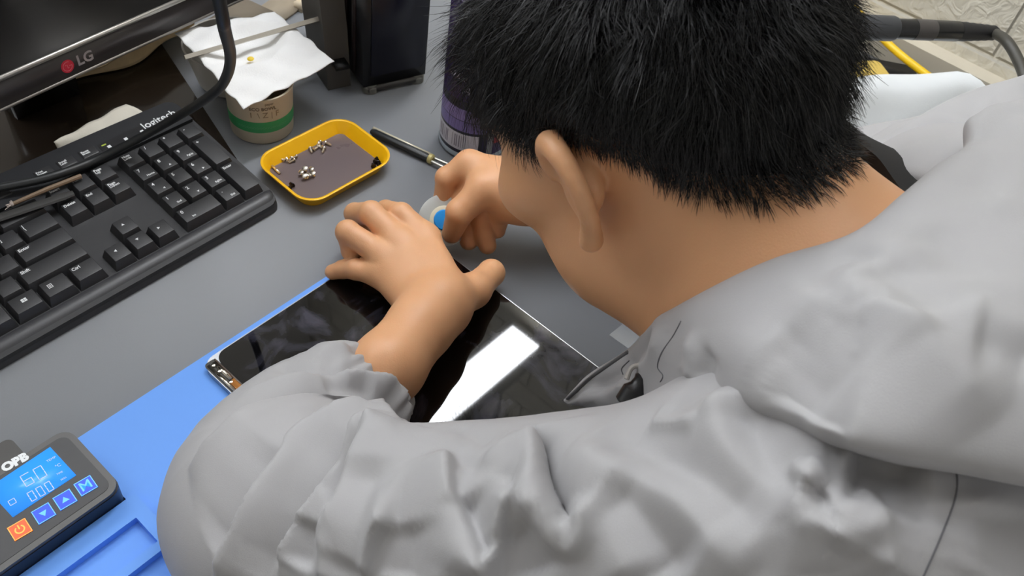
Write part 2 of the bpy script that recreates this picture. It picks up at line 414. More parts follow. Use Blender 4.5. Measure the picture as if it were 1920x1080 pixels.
MB().prism([(-238, 26.4), (238, 26.4), (238, 288), (-238, 288)], -2, 0.0, frame=(MP(0, 0), MM)).build('screen', P('screen_off', (18, 16, 20), 0.22, var=0.05), mon)
m_red = P('logo_red', (206, 46, 66), 0.4)
lg = thing
MB().prism([(5.6*math.cos(t), 5.6*math.sin(t)) for t in np.linspace(0, 2*math.pi, 40)[:-1]], 0.6, 0.9, frame=(MP(0, 10.6), MM)).build('round_logo', m_red, mon, smooth=False)
arc = [(4.2*math.cos(t), 4.2*math.sin(t)) for t in np.linspace(math.radians(60), math.radians(360), 30)]
ring = arc + [(3.7*x/4.2, 3.7*y/4.2) for x, y in arc[::-1]]
polys('logo_mark', [ring, [(1.4, -.25), (4.0, -.25), (4.0, .25), (1.4, .25)], [(-.3, -1.7), (.1, -1.7), (.1, 1.6), (-.3, 1.6)], [(.1, -1.7), (1.2, -1.7), (1.2, -1.3), (.1, -1.3)], [(-1.7, .9), (-.9, .9), (-.9, 1.7), (-1.7, 1.7)]], MP(0, 10.6, .92), MM, .1, P('logo_pink', (226, 120, 130), .4), mon)
put_text('LG', 12.5, MP(16.5, 10.8, .7), MM, P('logo_grey', (176, 168, 172), .35, .3), mon, bold=0.35)
MB().box(MP(0, 60, -62), (60, 120, 44), M=MM).build('stand_neck', m_gloss, mon)
bm_ = MB(); so = np.array([-110, 170, 0.0])
MB().prism([(-300, 44), (78, 44), (86, 48), (145, 262), (150, 300), (140, 312), (-300, 320)], 0.2, 2.6, bev=.6).build('glossy_base', P('base_brown_black', (40, 33, 27), .1, var=.2, vscale=20, rvar=.05), mon)
MB().box((mo[0], 228, 34), (60, 26, 62)).build('stand_post', m_gloss, mon)

# tissue strip behind the keyboard and the brown bag behind the monitor
ts = MB(); n = 26; top = []; 
q0, q1 = at(112, 276, 18), at(247, 203, 20)
rows = []
for j in range(7):
    v = j/6; row = []
    for i in range(n):
        u = i/(n-1); p = q0*(1-u)+q1*u
        w = 20*min(1, .25+u*1.5)
        row.append(p+np.array([u*v*10, v*w*-1+9, 0])+np.array([0, 0, -v*10+3.0*math.sin(v*3.1)+0.8*math.sin(u*17+v*3)]))
    rows.append(row)
R_ = [ts.verts(r) for r in rows]
for a, b in zip(R_[:-1], R_[1:]):
    for i in range(n-1): ts.face((a[i], a[i+1], b[i+1], b[i]))
o = ts.build('paper_towel', P('towel_cream', (230, 224, 210), .9, bump=.3, bscale=700)); sm = o.modifiers.new('s', 'SOLIDIFY'); sm.thickness = .0012
tag(o, 'folded strip of white paper towel behind the keyboard', 'paper towel')
o = MB(); rows = []
for j in range(14):
    row = []
    for i in range(26):
        u, v = i/25, j/13
        row.append(np.array([20+u*150, 232-v*12, 4+v*38])+np.array([0, 6*math.sin(u*9+v*5)+4*math.sin(v*13-u*4), 3*math.sin(u*15)*v]))
    rows.append(row)
rows2 = [[p+np.array([0, 44, 0]) for p in r] for r in rows]
sheet = [rows[k]+rows2[k][::-1] for k in range(14)]
o.loft(sheet).build('paper_bag', P('kraft_paper', (220, 196, 154), .8, var=.22, vscale=90, bump=.5, bscale=160))
tag(bpy.data.objects['paper_bag'], 'crumpled brown paper bag lying behind the monitor stand', 'bag')
# ================================================================== heating pad with its control box
pad = thing('heating_pad', 'bright blue screen heating mat with black control box at its corner', 'heating mat', (-40, -230, 0))
MB().prism(rrect(-168, 126, -420, -105.5, 3), 0.2, 3.0, bev=.8).build('mat', m_blue, pad)
# ridged tray block in front of the control box: plate with two sunken slots
def slot_block():
    bm = bmesh.new(); z1, zb = 11.0, 5.0
    X = [-262, -256, -176.5, -166.0]; Y = [-300, -286, -263, -254.5, -231.5, -224, -201.5, -193, -182.0, -171.5]
    # rows between y values: solid bars and sunken slots
    sol = lambda j: j in (0, 2, 4, 6, 8) or j == 7
    mb = MB()
    mb.prism(rrect(-262, -163, -300, -170.5, 5), .2, zb, bev=.6)
    mb.prism([(-262, -300), (-255, -300), (-255, -171), (-262, -171)], zb-1, z1, bev=1)
    mb.prism(rrect(-172.2, -163, -300, -170.5, 3), zb-1, z1, bev=1.4, seg=3)
    for y0, y1 in ((-185.5, -170.5), (-214.5, -208), (-243, -236.5), (-271, -264.5), (-300, -292)):
        mb.prism([(-262, y0), (-168, y0), (-168, y1), (-262, y1)], zb-1, z1-.02, bev=1.2, seg=3)
    return mb
slot_block().build('slot_tray', m_blue, pad)
m_box = P('control_box_black', (36, 37, 42), .45, var=.06)
bz = 25.0
cb = MB().prism(rrect(-264, -168.0, -170, -108.5, 9), 1, bz-3, bev=1.0).build('control_box', P('control_box_navy', (22, 26, 42), .4), pad)
MB().prism(rrect(-263.5, -168.6, -169.5, -109, 9), bz-3, bz, bev=2.4, seg=4).build('rim', P('rim_grey', (84, 83, 82), .4, .1), cb)
MB().prism(rrect(-259.5, -172.4, -165.4, -112.8, 6), bz-.5, bz+.25).build('face_plate', P('face_plate', (40, 39, 40), .35, var=.25, vscale=120), cb)
def fq(*px): return [tuple((at(x, y, bz))[:2]) for x, y in px]
ZM = np.eye(3)
scr = MB().prism([tuple(at(*q, bz+.4)[:2]) for q in ((-25, 917), (24, 970), (143, 891), (94, 838))], bz+.2, bz+.5).build('screen', P('lcd_blue', (52, 140, 232), .25, var=.1, vscale=30, emit=(40, 140, 245), emit_s=.6), cb)
m_lcd = P('lcd_pale', (170, 178, 214), .4, emit=(150, 170, 220), emit_s=.55)
def seg_digit(d, w, h, t=.5):
    S = {'a': [(-w, h-t), (w, h-t), (w, h), (-w, h)], 'g': [(-w, -t/2), (w, -t/2), (w, t/2), (-w, t/2)], 'd': [(-w, -h), (w, -h), (w, -h+t), (-w, -h+t)],
         'f': [(-w, .2), (-w+t, .2), (-w+t, h), (-w, h)], 'b': [(w-t, .2), (w, .2), (w, h), (w-t, h)], 'e': [(-w, -h), (-w+t, -h), (-w+t, -.2), (-w, -.2)], 'c': [(w-t, -h), (w, -h), (w, -.2), (w-t, -.2)]}
    return [S[k] for k in {'6': 'afgedc', '0': 'abcdef'}[d]]
xa = at(97, 840, bz)-at(0, 893, bz); ang = math.atan2(xa[1], xa[0])
BM = np.array([[math.cos(ang), -math.sin(ang), 0], [math.sin(ang), math.cos(ang), 0], [0, 0, 1.0]])
for ch, px, w, h in (('6', (51, 899), 2.7, 4.7), ('0', (75, 886), 2.7, 4.7), ('0', (60, 930), 1.8, 3.7), ('0', (76, 921), 1.8, 3.7), ('0', (92, 912), 1.8, 3.7)):
    polys('digit', seg_digit(ch, w, h), at(*px, bz+.55), BM, .05, m_lcd, scr)
for s, px, sz in (('TEMP', (96, 861), 2.4), ('°C', (109, 873), 3.2), ('TIME', (112, 887), 1.8), ('min', (119, 897), 2.4)):
    put_text(s, sz, at(*px, bz+.58), BM, m_lcd, scr, 'screen_lettering')
polys('screen_icon', [[(-2, -2), (2, -2), (2, -1.6), (-2, -1.6)], [(-2, 1.6), (2, 1.6), (2, 2), (-2, 2)], [(-2, -2), (-1.6, -2), (-1.6, 2), (-2, 2)], [(1.6, -2), (2, -2), (2, 2), (1.6, 2)]], at(23, 941, bz+.55), BM, .05, m_lcd, scr)
put_text('OPB', 8.2, at(28, 867, bz+.35), BM, m_white_ink, cb, bold=.55)
m_bb, m_bl = P('button_blue', (24, 70, 222), .35, emit=(20, 70, 240), emit_s=.35), P('button_pale', (96, 180, 250), .4, emit=(90, 180, 250), emit_s=.5)
m_bo, m_bol = P('button_orange', (232, 84, 24), .35, emit=(240, 80, 20), emit_s=.4), P('button_amber', (255, 176, 70), .4, emit=(255, 170, 60), emit_s=.5)
for px, kind in (((161, 911), 'M'), ((122, 937), 'up'), ((82, 963), 'down'), ((37.5, 993), 'power')):
    c = at(*px, bz+.3); s = 5.3
    mm, ml = (m_bo, m_bol) if kind == 'power' else (m_bb, m_bl)
    bt = MB().prism([(-s, -s), (s, -s), (s, s), (-s, s)], -.2, .3, frame=(c, BM)).build('button', mm, cb, smooth=False)
    polys('button_edge', [[(-s, s-.5), (s, s-.5), (s, s), (-s, s)], [(-s, -s), (s, -s), (s, -s+.5), (-s, -s+.5)], [(-s, -s), (-s+.5, -s), (-s+.5, s), (-s, s)], [(s-.5, -s), (s, -s), (s, s), (s-.5, s)]], c+np.array([0, 0, .32]), BM, .05, ml, bt)
    if kind == 'M': put_text('M', 9.6, c+np.array([0, 0, .36]), BM, ml, bt, 'button_mark', bold=.05)
    elif kind == 'up': polys('button_mark', [[(-2.3, -1.6), (2.3, -1.6), (0, 2.2)]], c+np.array([0, 0, .34]), BM, .05, ml, bt)
    elif kind == 'down': polys('button_mark', [[(-2.3, 1.6), (0, -2.2), (2.3, 1.6)]], c+np.array([0, 0, .34]), BM, .05, ml, bt)
    else:
        ar = [(2.9*math.cos(t), 2.9*math.sin(t)) for t in np.linspace(math.radians(125), math.radians(415), 26)]
        polys('button_mark', [ar+[(2.1/2.9*x, 2.1/2.9*y) for x, y in ar[::-1]], [(-.4, .2), (.4, .2), (.4, 3.4), (-.4, 3.4)]], c+np.array([0, 0, .34]), BM, .05, ml, bt)
pl = MB().prism(rrect(-232, -196, -106.5, -84, 5), .3, 15, bev=2).build('power_plug', P('plug_grey', (72, 70, 68), .5), pad)
MB().tube(spline([(-214, -86, 8), (-222, -60, 7), (-262, -30, 5), (-330, -10, 5)], 6), 3.2, 10).build('power_cord', m_cable, pad)

# ================================================================== tablet
tab = thing('tablet', 'large black glass tablet lying face up on the blue mat', 'tablet', (35, -253, 3))
MB().prism(rrect(-72, 141, -393, -113, 11), 3.0, 8.2, bev=1.2, seg=3).build('frame', P('tablet_aluminium', (176, 178, 182), .3, .9, var=.03), tab)
def glass_mat():
    m = P('tablet_glass', (7, 7, 9), .03, var=.0, spec=.5)
    nt = m.node_tree; b = nt.nodes['Principled BSDF']
    tc = nt.nodes.new('ShaderNodeTexCoord'); nz = nt.nodes.new('ShaderNodeTexNoise'); nz.inputs['Scale'].default_value = 26; nz.inputs['Detail'].default_value = 5; nz.inputs['Distortion'].default_value = 1.2
    nt.links.new(tc.outputs['Object'], nz.inputs['Vector'])
    cr = nt.nodes.new('ShaderNodeValToRGB'); cr.color_ramp.elements[0].position = .5; cr.color_ramp.elements[1].position = .72
    cr.color_ramp.elements[0].color = (*lin((8, 8, 10)), 1); cr.color_ramp.elements[1].color = (*lin((66, 66, 78)), 1)     # greasy finger smears
    nt.links.new(nz.outputs['Fac'], cr.inputs[0]); nt.links.new(cr.outputs[0], b.inputs['Base Color'])
    return m
mg = glass_mat()
gl = rrect(-61.5, 139.6, -391.6, -114.4, 9)
MB().prism(gl, 8.1, 9.2, bev=.3).build('glass', mg, tab)
# the open left edge: bare chrome brackets, a copper flex cable and a white cable end
m_chrome = P('chrome', (206, 200, 190), .16, 1.0, var=.05)
inn = MB().prism(rrect(-71.4, -61.5, -390, -116, 3), 7.9, 8.6).build('inner_ledge', P('ledge_dark', (58, 56, 52), .35, .6, var=.2), tab)
MB().box((-69.2, -136, 9.0), (2.2, 34, 1.6), bev=.5).build('bracket', m_chrome, tab)
MB().box((-64.6, -129, 8.9), (3.4, 20, 1.0), bev=.4).build('bracket', m_chrome, tab)
for y in (-121, -128, -141): MB().lathe((-66.4, y, 8.6), [(1.5, 0), (1.5, .7), (.9, 1.0)], 14).build('screw_head', m_chrome, tab)
MB().box((-65.0, -154, 9.0), (5.2, 28, .8), bev=.3).build('flex_cable', P('flex_copper', (196, 130, 66), .35, .25, var=.1), tab)
MB().box((-69.6, -163, 9.2), (3.6, 22, 1.6), bev=.6).build('cable_end', P('cable_white', (226, 224, 220), .5), tab)
MB().box((-62.6, -140, 8.9), (1.0, 46, 1.1), bev=.2).build('edge_strip', P('edge_brown', (112, 98, 90), .3, .3), tab)

# ================================================================== orange tray and its screws
tr = thing('parts_tray', 'orange metal parts tray with a dark base holding tiny screws', 'tray', (139, -6, 0))
m_or = P('anodised_orange', (255, 192, 8), .36, .12, var=.04, rvar=.05)
c0 = (139.5, -6.5)
tilt = math.radians(-1.5)
def rr(hx, hy, r, z):
    return [np.array([c0[0]+x*math.cos(tilt)-y*math.sin(tilt), c0[1]+x*math.sin(tilt)+y*math.cos(tilt), z]) for x, y in rrect(-hx, hx, -hy, hy, r, 8)]
MB().loft([rr(44, 31.5, 14, .4), rr(50.6, 38.2, 19, 13.2), rr(51.6, 39.2, 20, 13.6), rr(51.6, 39.2, 20, 14.6), rr(50.2, 37.8, 19, 15.0), rr(49, 36.6, 18, 14.2), rr(42.6, 30.4, 7, 3.2), rr(42.0, 29.8, 6, 2.6)]).build('dish', m_or, tr, deg=50)
MB().loft([rr(42.2, 30, 6, 2.4), rr(42.2, 30, 6, 3.1)]).build('magnetic_base', P('magnet_brown', (112, 100, 102), .3, var=.06, vscale=14, rvar=.1), tr, smooth=False)
m_sc, m_sd = P('screw_steel', (214, 208, 196), .25, .9), P('screw_dark', (44, 38, 40), .35, .6)
def screw(c, az, L, r, mat, elev, label, group):
    t = thing('screw', label, 'screw', c, group)
    c = np.array(c, float)
    L, r = L*1.4, r*1.4
    d = np.array([math.cos(az)*math.cos(elev), math.sin(az)*math.cos(elev), math.sin(elev)]); M = frame_z(d, (0, 0, 1) if abs(d[2]) < .8 else (1, 0, 0))
    MB().lathe(c, [(r*1.0, -.0), (r*1.7, .2), (r*1.75, .9), (r*1.1, 1.3)], 12, M=M).build('head', mat, t)
    pr = []
    for k in range(9): pr.append((r*(1.0 if k % 2 else .75), -L+k*L/8))
    MB().lathe(c, [(r*.2, -L-.6)]+pr, 10, M=M).build('shank', mat, t)
R_ = random.Random(11)
def scatter(pxs, mat, L, r, label, group, ups=False):
    for i, p in enumerate(pxs):
        c = at(*p, 5.0)
        screw(c if not ups else c+np.array([0, 0, L*.7]), R_.uniform(0, 6.28), L, r, mat, 1.2 if ups else 0.12, label, group)
scatter([(565, 326), (572, 319), (578, 331), (584, 320), (587, 328), (571, 333)], m_sc, 2.6, .95, 'short silver screw in the cluster in the middle of the orange tray', 'silver screws in the middle of the tray', True)
scatter([(582, 279), (589, 280), (597, 272), (603, 276), (607, 279), (612, 268), (600, 267)], m_sc, 3.2, .9, 'silver screw against the far wall of the orange tray', 'silver screws by the far wall of the tray')
scatter([(533, 300), (540, 301), (546, 297), (551, 300), (555, 293)], m_sc, 3.4, .8, 'thin silver screw near the far left corner of the orange tray', 'silver screws in the far left corner of the tray')
scatter([(700, 311), (706, 299), (709, 305), (714, 310), (704, 303)], m_sd, 2.4, 1.0, 'dark screw piled at the right end of the orange tray', 'dark screws at the right end of the tray')
scatter([(547, 347)], m_sd, 3.4, 1.2, 'single dark screw near the front left of the orange tray', None)
pin = MB().tube([at(510, 311, 4.4), at(525, 325, 4.4)], [1.2, 1.2], 10).build('pin', m_sc)
tag(pin, 'smooth beige metal pin lying by the left wall of the orange tray', 'pin')

# ================================================================== cup, bowl, tissue and the bar across them
cc = np.array([136.0, 79.0, 0])
cup = thing('paper_cup', 'beige paper cup with a green band under the white tissue', 'cup', cc)
MB().lathe(cc, [(27.5, .3), (28.4, 1.5), (30.0, 49), (30.9, 49.6), (30.9, 51), (29.2, 51), (27.6, 6), (10, 5)], 64).build('wall', P('cup_beige', (222, 210, 188), .6, var=.08, vscale=45), cup, deg=60)
MB().lathe(cc, [(28.96, 14), (29.28, 26), (29.38, 26), (29.06, 14)], 64, cap=False).build('green_band', P('cup_green', (62, 160, 100), .55, var=.12, vscale=120), cup)
m_brown = P('cup_print', (112, 92, 70), .6); m_cg = P('cup_print_pale', (96, 176, 126), .6)
def wrap(me, c, rad, ang0):
    for v in me.vertices:
        x, y, z = v.co; a = ang0+x/rad
        v.co = V((c[0]+(rad+z+.15)*math.cos(a), c[1]+(rad+z+.15)*math.sin(a), c[2]+y))
    return me
fa = math.atan2(CAM[1]-cc[1], CAM[0]-cc[0])
def cup_text(s, size, dx, z, mat, bold=0.0, rad=29.9):
    return link('print', wrap(text_mesh(s, size, bold=bold), cc+np.array([0, 0, z]), rad+(z-40)*.034, fa+dx), mat, cup, smooth=False)
cup_text('ECO BOWL', 4.6, .05, 41, m_brown, .06); cup_text('paper', 3.4, .25, 46, m_brown)
cup_text('I  \\ Z | F', 8.0, .1, 34, P('cup_print_soft', (150, 132, 108), .6))
cup_text('oooooooooooooooo', 5.2, 0, 20, m_cg, rad=29.9)
bc = np.array([160, 152, 0.0])
bowl = MB().lathe(bc, [(30, .4), (34, 2), (39, 24), (43, 38), (44, 41), (42, 41), (36, 24), (31, 6), (5, 4)], 64).build('plastic_bowl', P('bowl_white', (206, 202, 194), .4, var=.03, trans=.15))
tag(bowl, 'white plastic bowl standing behind the paper cup under the tissue', 'bowl')
def tissue():
    n = 56; mb = MB(); rows = []
    # a square sheet laid over the cup and bowl, sunk in the bowl, corners hanging
    A, B, C_, D = at(328, 62, 60), at(514, 24, 63), at(628, 116, 58), at(457, 206, 54)
    bas = at(462, 90, 58)
    for j in range(n+1):
        row = []
        for i in range(n+1):
            u, v = i/n, j/n
            p = (A*(1-u)+B*u)*(1-v)+(D*(1-u)+C_*u)*v
            x, y = p[0], p[1]
            e = math.hypot((x-bas[0])/40, (y-bas[1])/28)
            z = p[2]+2.5*math.exp(-((e-1.05)/.25)**2)-8*max(0, 1-e*e)**.9
            z += .9*math.sin(x*.21+y*.11)+.6*math.sin(y*.33-x*.07)
            ed = min(u, 1-u, v, 1-v)
            if ed < .03:
                s = .03-ed
                p = p+np.array([math.sin(u*37+v*23)*7*s*3, math.cos(u*29-v*41)*7*s*3, 0])
            row.append(np.array([p[0], p[1], z]))
        rows.append(row)
    Rv = [mb.verts(r) for r in rows]
    for a, b in zip(Rv[:-1], Rv[1:]):
        for i in range(n): mb.face((a[i], a[i+1], b[i+1], b[i]))
    o = mb.build('tissue', m_paper); s = o.modifiers.new('s', 'SOLIDIFY'); s.thickness = .0008; s.offset = 1
    return tag(o, 'white tissue draped over the cup and bowl with torn corners', 'tissue')
tissue()
yl = MB().sphere(at(470, 112, 55)+np.array([0, 0, 1.0]), (3.2, 3.0, 1.6), n=8).build('glue_drop', P('amber_drop', (238, 204, 60), .3))
tag(yl, 'small yellow drop on the white tissue', 'drop')
rod = thing('flat_bar', 'slim polished metal bar laid across the top of the tissue', 'metal bar', at(480, 65, 84))
ra, rb = at(346, 108, 64), at(606, 33, 68)
MB().tube([ra, ra*.5+rb*.5, rb], [2.6, 2.6, 3.0], 4).build('bar', P('bar_cream', (204, 198, 186), .28, .6), rod)
MB().tube([rb+np.array([-1, 0, 0]), rb+np.array([1, 0, 10])], [2.6, 2.2], 10).build('pin', m_steel, rod)

# ================================================================== black tower, grey holder, cardboard
f0, f1 = at(682, 178, 0), at(797, 152, 0)
wx = f1-f0; wl = np.linalg.norm(wx); wx /= wl; wy = np.array([-wx[1], wx[0], 0]); TM = np.stack([wx, wy, np.array([0, 0, 1.0])], 1)
def T(x, y, z): return f0+TM@np.array([x, y, z], float)
tw = thing('power_supply', 'tall black and navy power supply tower standing on rubber feet', 'power supply', T(wl/2, 50, 0))
MB().box(T(wl/2, 60, 104), (wl, 118, 192), M=TM, bev=3).build('body', P('tower_black', (20, 20, 26), .35), tw)
MB().box(T(wl/2+2, -.6, 106), (wl-10, 3, 170), M=TM, bev=1).build('front_panel', P('tower_navy', (12, 12, 36), .38), tw)
for k in range(5): MB().box(T(-.8, 22+k*20, 104), (2.4, 6, 176), M=TM, bev=.8).build('side_rib', P('rib_brown', (46, 36, 38), .4), tw)
MB().box(T(wl/2, 1, 5.5), (wl-8, 6, 5), M=TM, bev=1.5).build('base_bar', P('bar_grey', (70, 68, 66), .4), tw)
for x in (9, wl-8):
    for y in (5, 110): MB().lathe(T(x, y, 0.2), [(8, 0), (8, 6), (6.5, 8)], 20).build('foot', P('foot_grey', (112, 112, 106), .5), tw)
hol = thing('tool_holder', 'dark grey plastic holder with a black slot beside the black tower', 'holder', at(640, 90, 0))
h0 = T(-4, 6, 0); 
prof = [(0, 0), (22, 0), (40, 45), (60, 120), (60, 175), (10, 175), (4, 120)]
MB().loft([[T(-6-k*24, 18+d, zz) for d, zz in ((0, .3), (46, .3), (64, 60), (70, 150), (30, 150), (8, 60))] for k in (0, .15, .9, 1)]).build('body', P('holder_grey', (80, 78, 74), .5), hol)
MB().box(T(-18, 15.5, 30), (14, 14, 4), M=TM, bev=1).build('slot', P('slot_black', (12, 12, 14), .5), hol)
MB().box(T(-14, 30, 152), (26, 40, 8), M=TM, bev=2).build('cap', P('cap_beige', (176, 160, 136), .5), hol)
for px, nm, lab, colr, sz, rz in (((528, 14), 'cardboard_sheet', 'flat brown cardboard piece on the bench behind the bowl', (150, 138, 120), (90, 34, 3), .25),
                            ((450, 38), 'wooden_offcut', 'dark taupe offcut lying behind the bowl beside the monitor', (118, 108, 94), (60, 40, 9), .2),
                            ((566, 10), 'plastic_block', 'small cream block lying on the bench beside the grey holder', (206, 190, 164), (13, 11, 9), .1)):
    c = at(*px, sz[2]/2); M = np.array([[math.cos(rz), -math.sin(rz), 0], [math.sin(rz), math.cos(rz), 0], [0, 0, 1]])
    o = MB().box(c+np.array([0, 0, .2]), sz, M=M, bev=min(sz)*.3).build(nm, P(nm, colr, .7, var=.1)); tag(o, lab, nm.split('_')[-1] if nm != 'cardboard_sheet' else 'cardboard')

# ================================================================== precision tweezers-like tool and the purple can
tl_ = thing('tweezers', 'black handled tweezers with a cream edge and two silver prongs', 'tweezers', at(770, 270, 3))
a_, b_ = at(696, 246, 4.5), at(806, 297, 4.5); d_ = (b_-a_)/np.linalg.norm(b_-a_); n_ = np.array([-d_[1], d_[0], 0])
MB().tube([a_, a_+d_*4, b_-d_*4, b_], [2.4, 4.0, 4.2, 3.0], 10, squash=.9).build('handle', P('tool_black', (40, 42, 44), .4), tl_)
MB().tube([a_+n_*3.4+np.array([0, 0, 1.6]), b_+n_*3.4+np.array([0, 0, 1.6])], 1.5, 8).build('cream_edge', P('cream_metal', (220, 212, 188), .35, .2), tl_)
MB().lathe(b_, [(4.4, -1), (4.8, 0), (4.8, 2.5), (3.8, 3.6)], 16, M=frame_z(d_, (0, 0, 1))).build('collar', P('collar_brass', (206, 192, 130), .35, .3), tl_)
for s in (-1, 1):
    MB().tube([b_+n_*s*2.6+d_*2, b_+n_*s*3.2+d_*22, b_+n_*s*.8+d_*52], [1.5, 1.5, .5], 8).build('prong', P('prong_steel', (178, 176, 168), .25, .8), tl_)
cn = at(886, 262, 0); CR = 32.5
can = thing('spray_can', 'purple spray can with a barcode label standing behind the right hand', 'can', cn)
MB().lathe(cn, [(29, .3), (32.6, 1.5), (33.2, 4), (32.6, 6.5), (CR, 7)], 64).build('base_ring', P('can_rim', (196, 206, 214), .3, .6), can)
MB().lathe(cn, [(CR, 7), (CR, 14), (CR, 150), (30, 158), (16, 166), (16, 172)], 64).build('body', P('can_purple', (52, 34, 84), .3, var=.12, vscale=30), can)
fa = math.atan2(CAM[1]-cn[1], CAM[0]-cn[0])
def band(name, a0, a1, z0, z1, mat, slant=0.0, rad=CR+.15):
    mb = MB(); n = 18; lo, hi, lo2, hi2 = [], [], [], []
    for k in range(n+1):
        a = fa+a0+(a1-a0)*k/n; s = slant*k/n
        for L, r, z in ((lo, rad, z0+s), (hi, rad, z1+s), (lo2, rad-.3, z0+s), (hi2, rad-.3, z1+s)): L.append(cn+np.array([r*math.cos(a), r*math.sin(a), z]))
    mb.loft([[lo[k], hi[k], hi2[k], lo2[k]] for k in range(n+1)]); return mb.build(name, mat, can)
band('dark_panel', -1.7, .62, 7.2, 66, P('can_ink', (26, 24, 40), .3), rad=CR+.05)
band('lilac_label', -1.7, .38, 33, 44, P('can_lilac', (126, 112, 176), .35))
band('lilac_label', -1.7, .36, 44.8, 57, P('can_lilac_pale', (140, 124, 184), .35))
wl_ = band('barcode_label', -1.45, .18, 11, 30, P('can_white', (212, 210, 222), .4), rad=CR+.2)
R_ = random.Random(2)
for k in range(16):
    a = -1.25+k*.07+R_.uniform(-.01, .01)
    if k in (7, 8): continue
    band('barcode_stripe', a, a+R_.choice((.015, .03)), 14, 27.5, P('barcode_ink', (128, 124, 140), .5), rad=CR+.3)
band('seam', .44, .62, 7, 90, P('can_seam', (150, 150, 152), .3, .5), rad=CR+.3)
band('yellow_label', .78, 1.25, 46, 57, P('can_yellow', (168, 158, 40), .4)); band('dark_stripe', .8, 1.22, 50, 53.5, P('can_ink', (26, 24, 40), .3), rad=CR+.3)
band('red_label', .66, 1.6, 20, 36, P('can_red', (198, 44, 56), .4)); band('pink_label', .66, 1.6, 30, 37, P('can_pink', (206, 92, 130), .4), rad=CR+.25)
for s, z, a0, sz in (('Stain', 92, -.45, 17), ('Away', 78, -.05, 12)):
    link('lettering', wrap(text_mesh(s, sz, bold=.2, shear=.3), cn+np.array([0, 0, z]), CR, fa+a0), P('can_script', (206, 196, 216), .4), can, smooth=False)

# ================================================================== far right: iron, yellow lead, cloth, sponge
ia, ib = at(1590, 50, 130), at(1868, 62, 118); id_ = (ib-ia)/np.linalg.norm(ib-ia)
ir = thing('soldering_iron', 'black soldering iron with a grey grip held level behind the head', 'soldering iron', (ia+ib)/2)
L = np.linalg.norm(ib-ia); IM = frame_z(id_, (0, 0, 1))
MB().lathe(ia, [(3, -70), (3.5, -40), (9, -36), (11.6, -30), (12.0, L*.28), (11.2, L*.295)], 28, M=IM).build('grip', P('iron_grip', (62, 64, 68), .45), ir)
MB().lathe(ia, [(9.6, L*.29), (9.8, L*.42), (9.8, L*.72), (9.0, L*.73)], 28, M=IM).build('handle', P('iron_handle', (30, 31, 33), .25), ir)
MB().lathe(ia, [(10.0, L*.42), (10.0, L*.55)], 28, M=IM, cap=False).build('ring', P('iron_ring', (74, 70, 68), .4), ir)
MB().lathe(ia, [(9.6, L*.725)]+[(9.2-k*.25+(.5 if k % 2 else 0), L*(.75+k*.025)) for k in range(10)]+[(5.5, L)], 24, M=IM).build('strain_relief', P('iron_relief', (34, 34, 36), .5), ir)
MB().lathe(ia, [(.8, -120), (2.2, -108), (2.6, -70), (2.6, -60)], 16, M=IM).build('tip', m_steel, ir)
MB().tube(spline([ib-id_*3, pt(1885, 75, 868), pt(1905, 105, 855), pt(1922, 150, 840), pt(1935, 230, 830), pt(1960, 420, 860)], 7), 5.2, 12).build('cord', P('iron_cord', (66, 64, 58), .5), ir)
st = thing('iron_stand', 'black soldering iron stand half hidden behind the hair', 'stand', (ia[0]-30, ia[1]+22, 0))
sc_ = ia-id_*18
MB().box((sc_[0], sc_[1], 5), (90, 70, 9), bev=3).build('base', m_black, st)
MB().tube([(sc_[0], sc_[1], 8), (sc_[0]+4, sc_[1], 60), tuple(sc_-np.array([0, 0, 12.5]))], 5, 10).build('post', m_black, st)
MB().lathe(sc_, [(12.8, -14), (13.6, -14), (13.6, 14), (12.8, 14)], 24, M=IM, cap=False).build('ring', m_black, st)
yc = MB().tube(spline([at(1540, -60, 52), at(1590, 0, 44), at(1645, 62, 40), at(1700, 112, 36), at(1800, 186, 30), at(1900, 262, 26)], 8), 4.3, 12).build('yellow_cable', P('cable_yellow', (240, 196, 20), .4))
tag(yc, 'yellow cable running along the ledge of the white brick wall', 'cable')
def cloth_fold(name, pts, w, h, lab):
    mb = MB(); rings = []
    for p in spline(pts, 8):
        ring = []
        for k in range(20):
            a = 2*math.pi*k/20
            ring.append(np.array(p)+np.array([w*.2*math.cos(a), w*math.cos(a)*.9, h*max(-.96, math.sin(a))*(1+.12*math.sin(3*a+p[0]*.05))]))
        rings.append(ring)
    mb.loft(rings); o = mb.build(name, P('white_cloth', (226, 230, 232), .85, var=.02, bump=.25, bscale=500)); return tag(o, lab, 'cloth')
c1 = at(1688, 200, 29)
cloth_fold('white_cloth', [c1+np.array([-120, 70, 0]), c1+np.array([-60, 32, 0]), c1+np.array([0, 0, 0]), c1+np.array([52, -34, 0]), c1+np.array([72, -48, 0])], 50, 26, 'white folded cloth lying on the bench behind the collar')
sg = MB().prism(rrect(-24, 24, -18, 18, 6), 0, 20, frame=(at(1612, 160, 0)+np.array([0, 0, .3]), frame_z((0, 0, 1), (.8, -.6, 0))), bev=4, seg=3).build('sponge', P('sponge_yellow', (206, 178, 92), .9, var=.15, bump=.6, bscale=300))
tag(sg, 'yellow cleaning sponge beside the white cloth', 'sponge')
ub = MB().box(at(1655, 138, 9), (70, 26, 18), M=frame_z((0, 0, 1), (.55, -.83, 0)), bev=3).build('black_clip', m_black)
tag(ub, 'black plastic clip lying between the sponge and the ledge', 'clip')
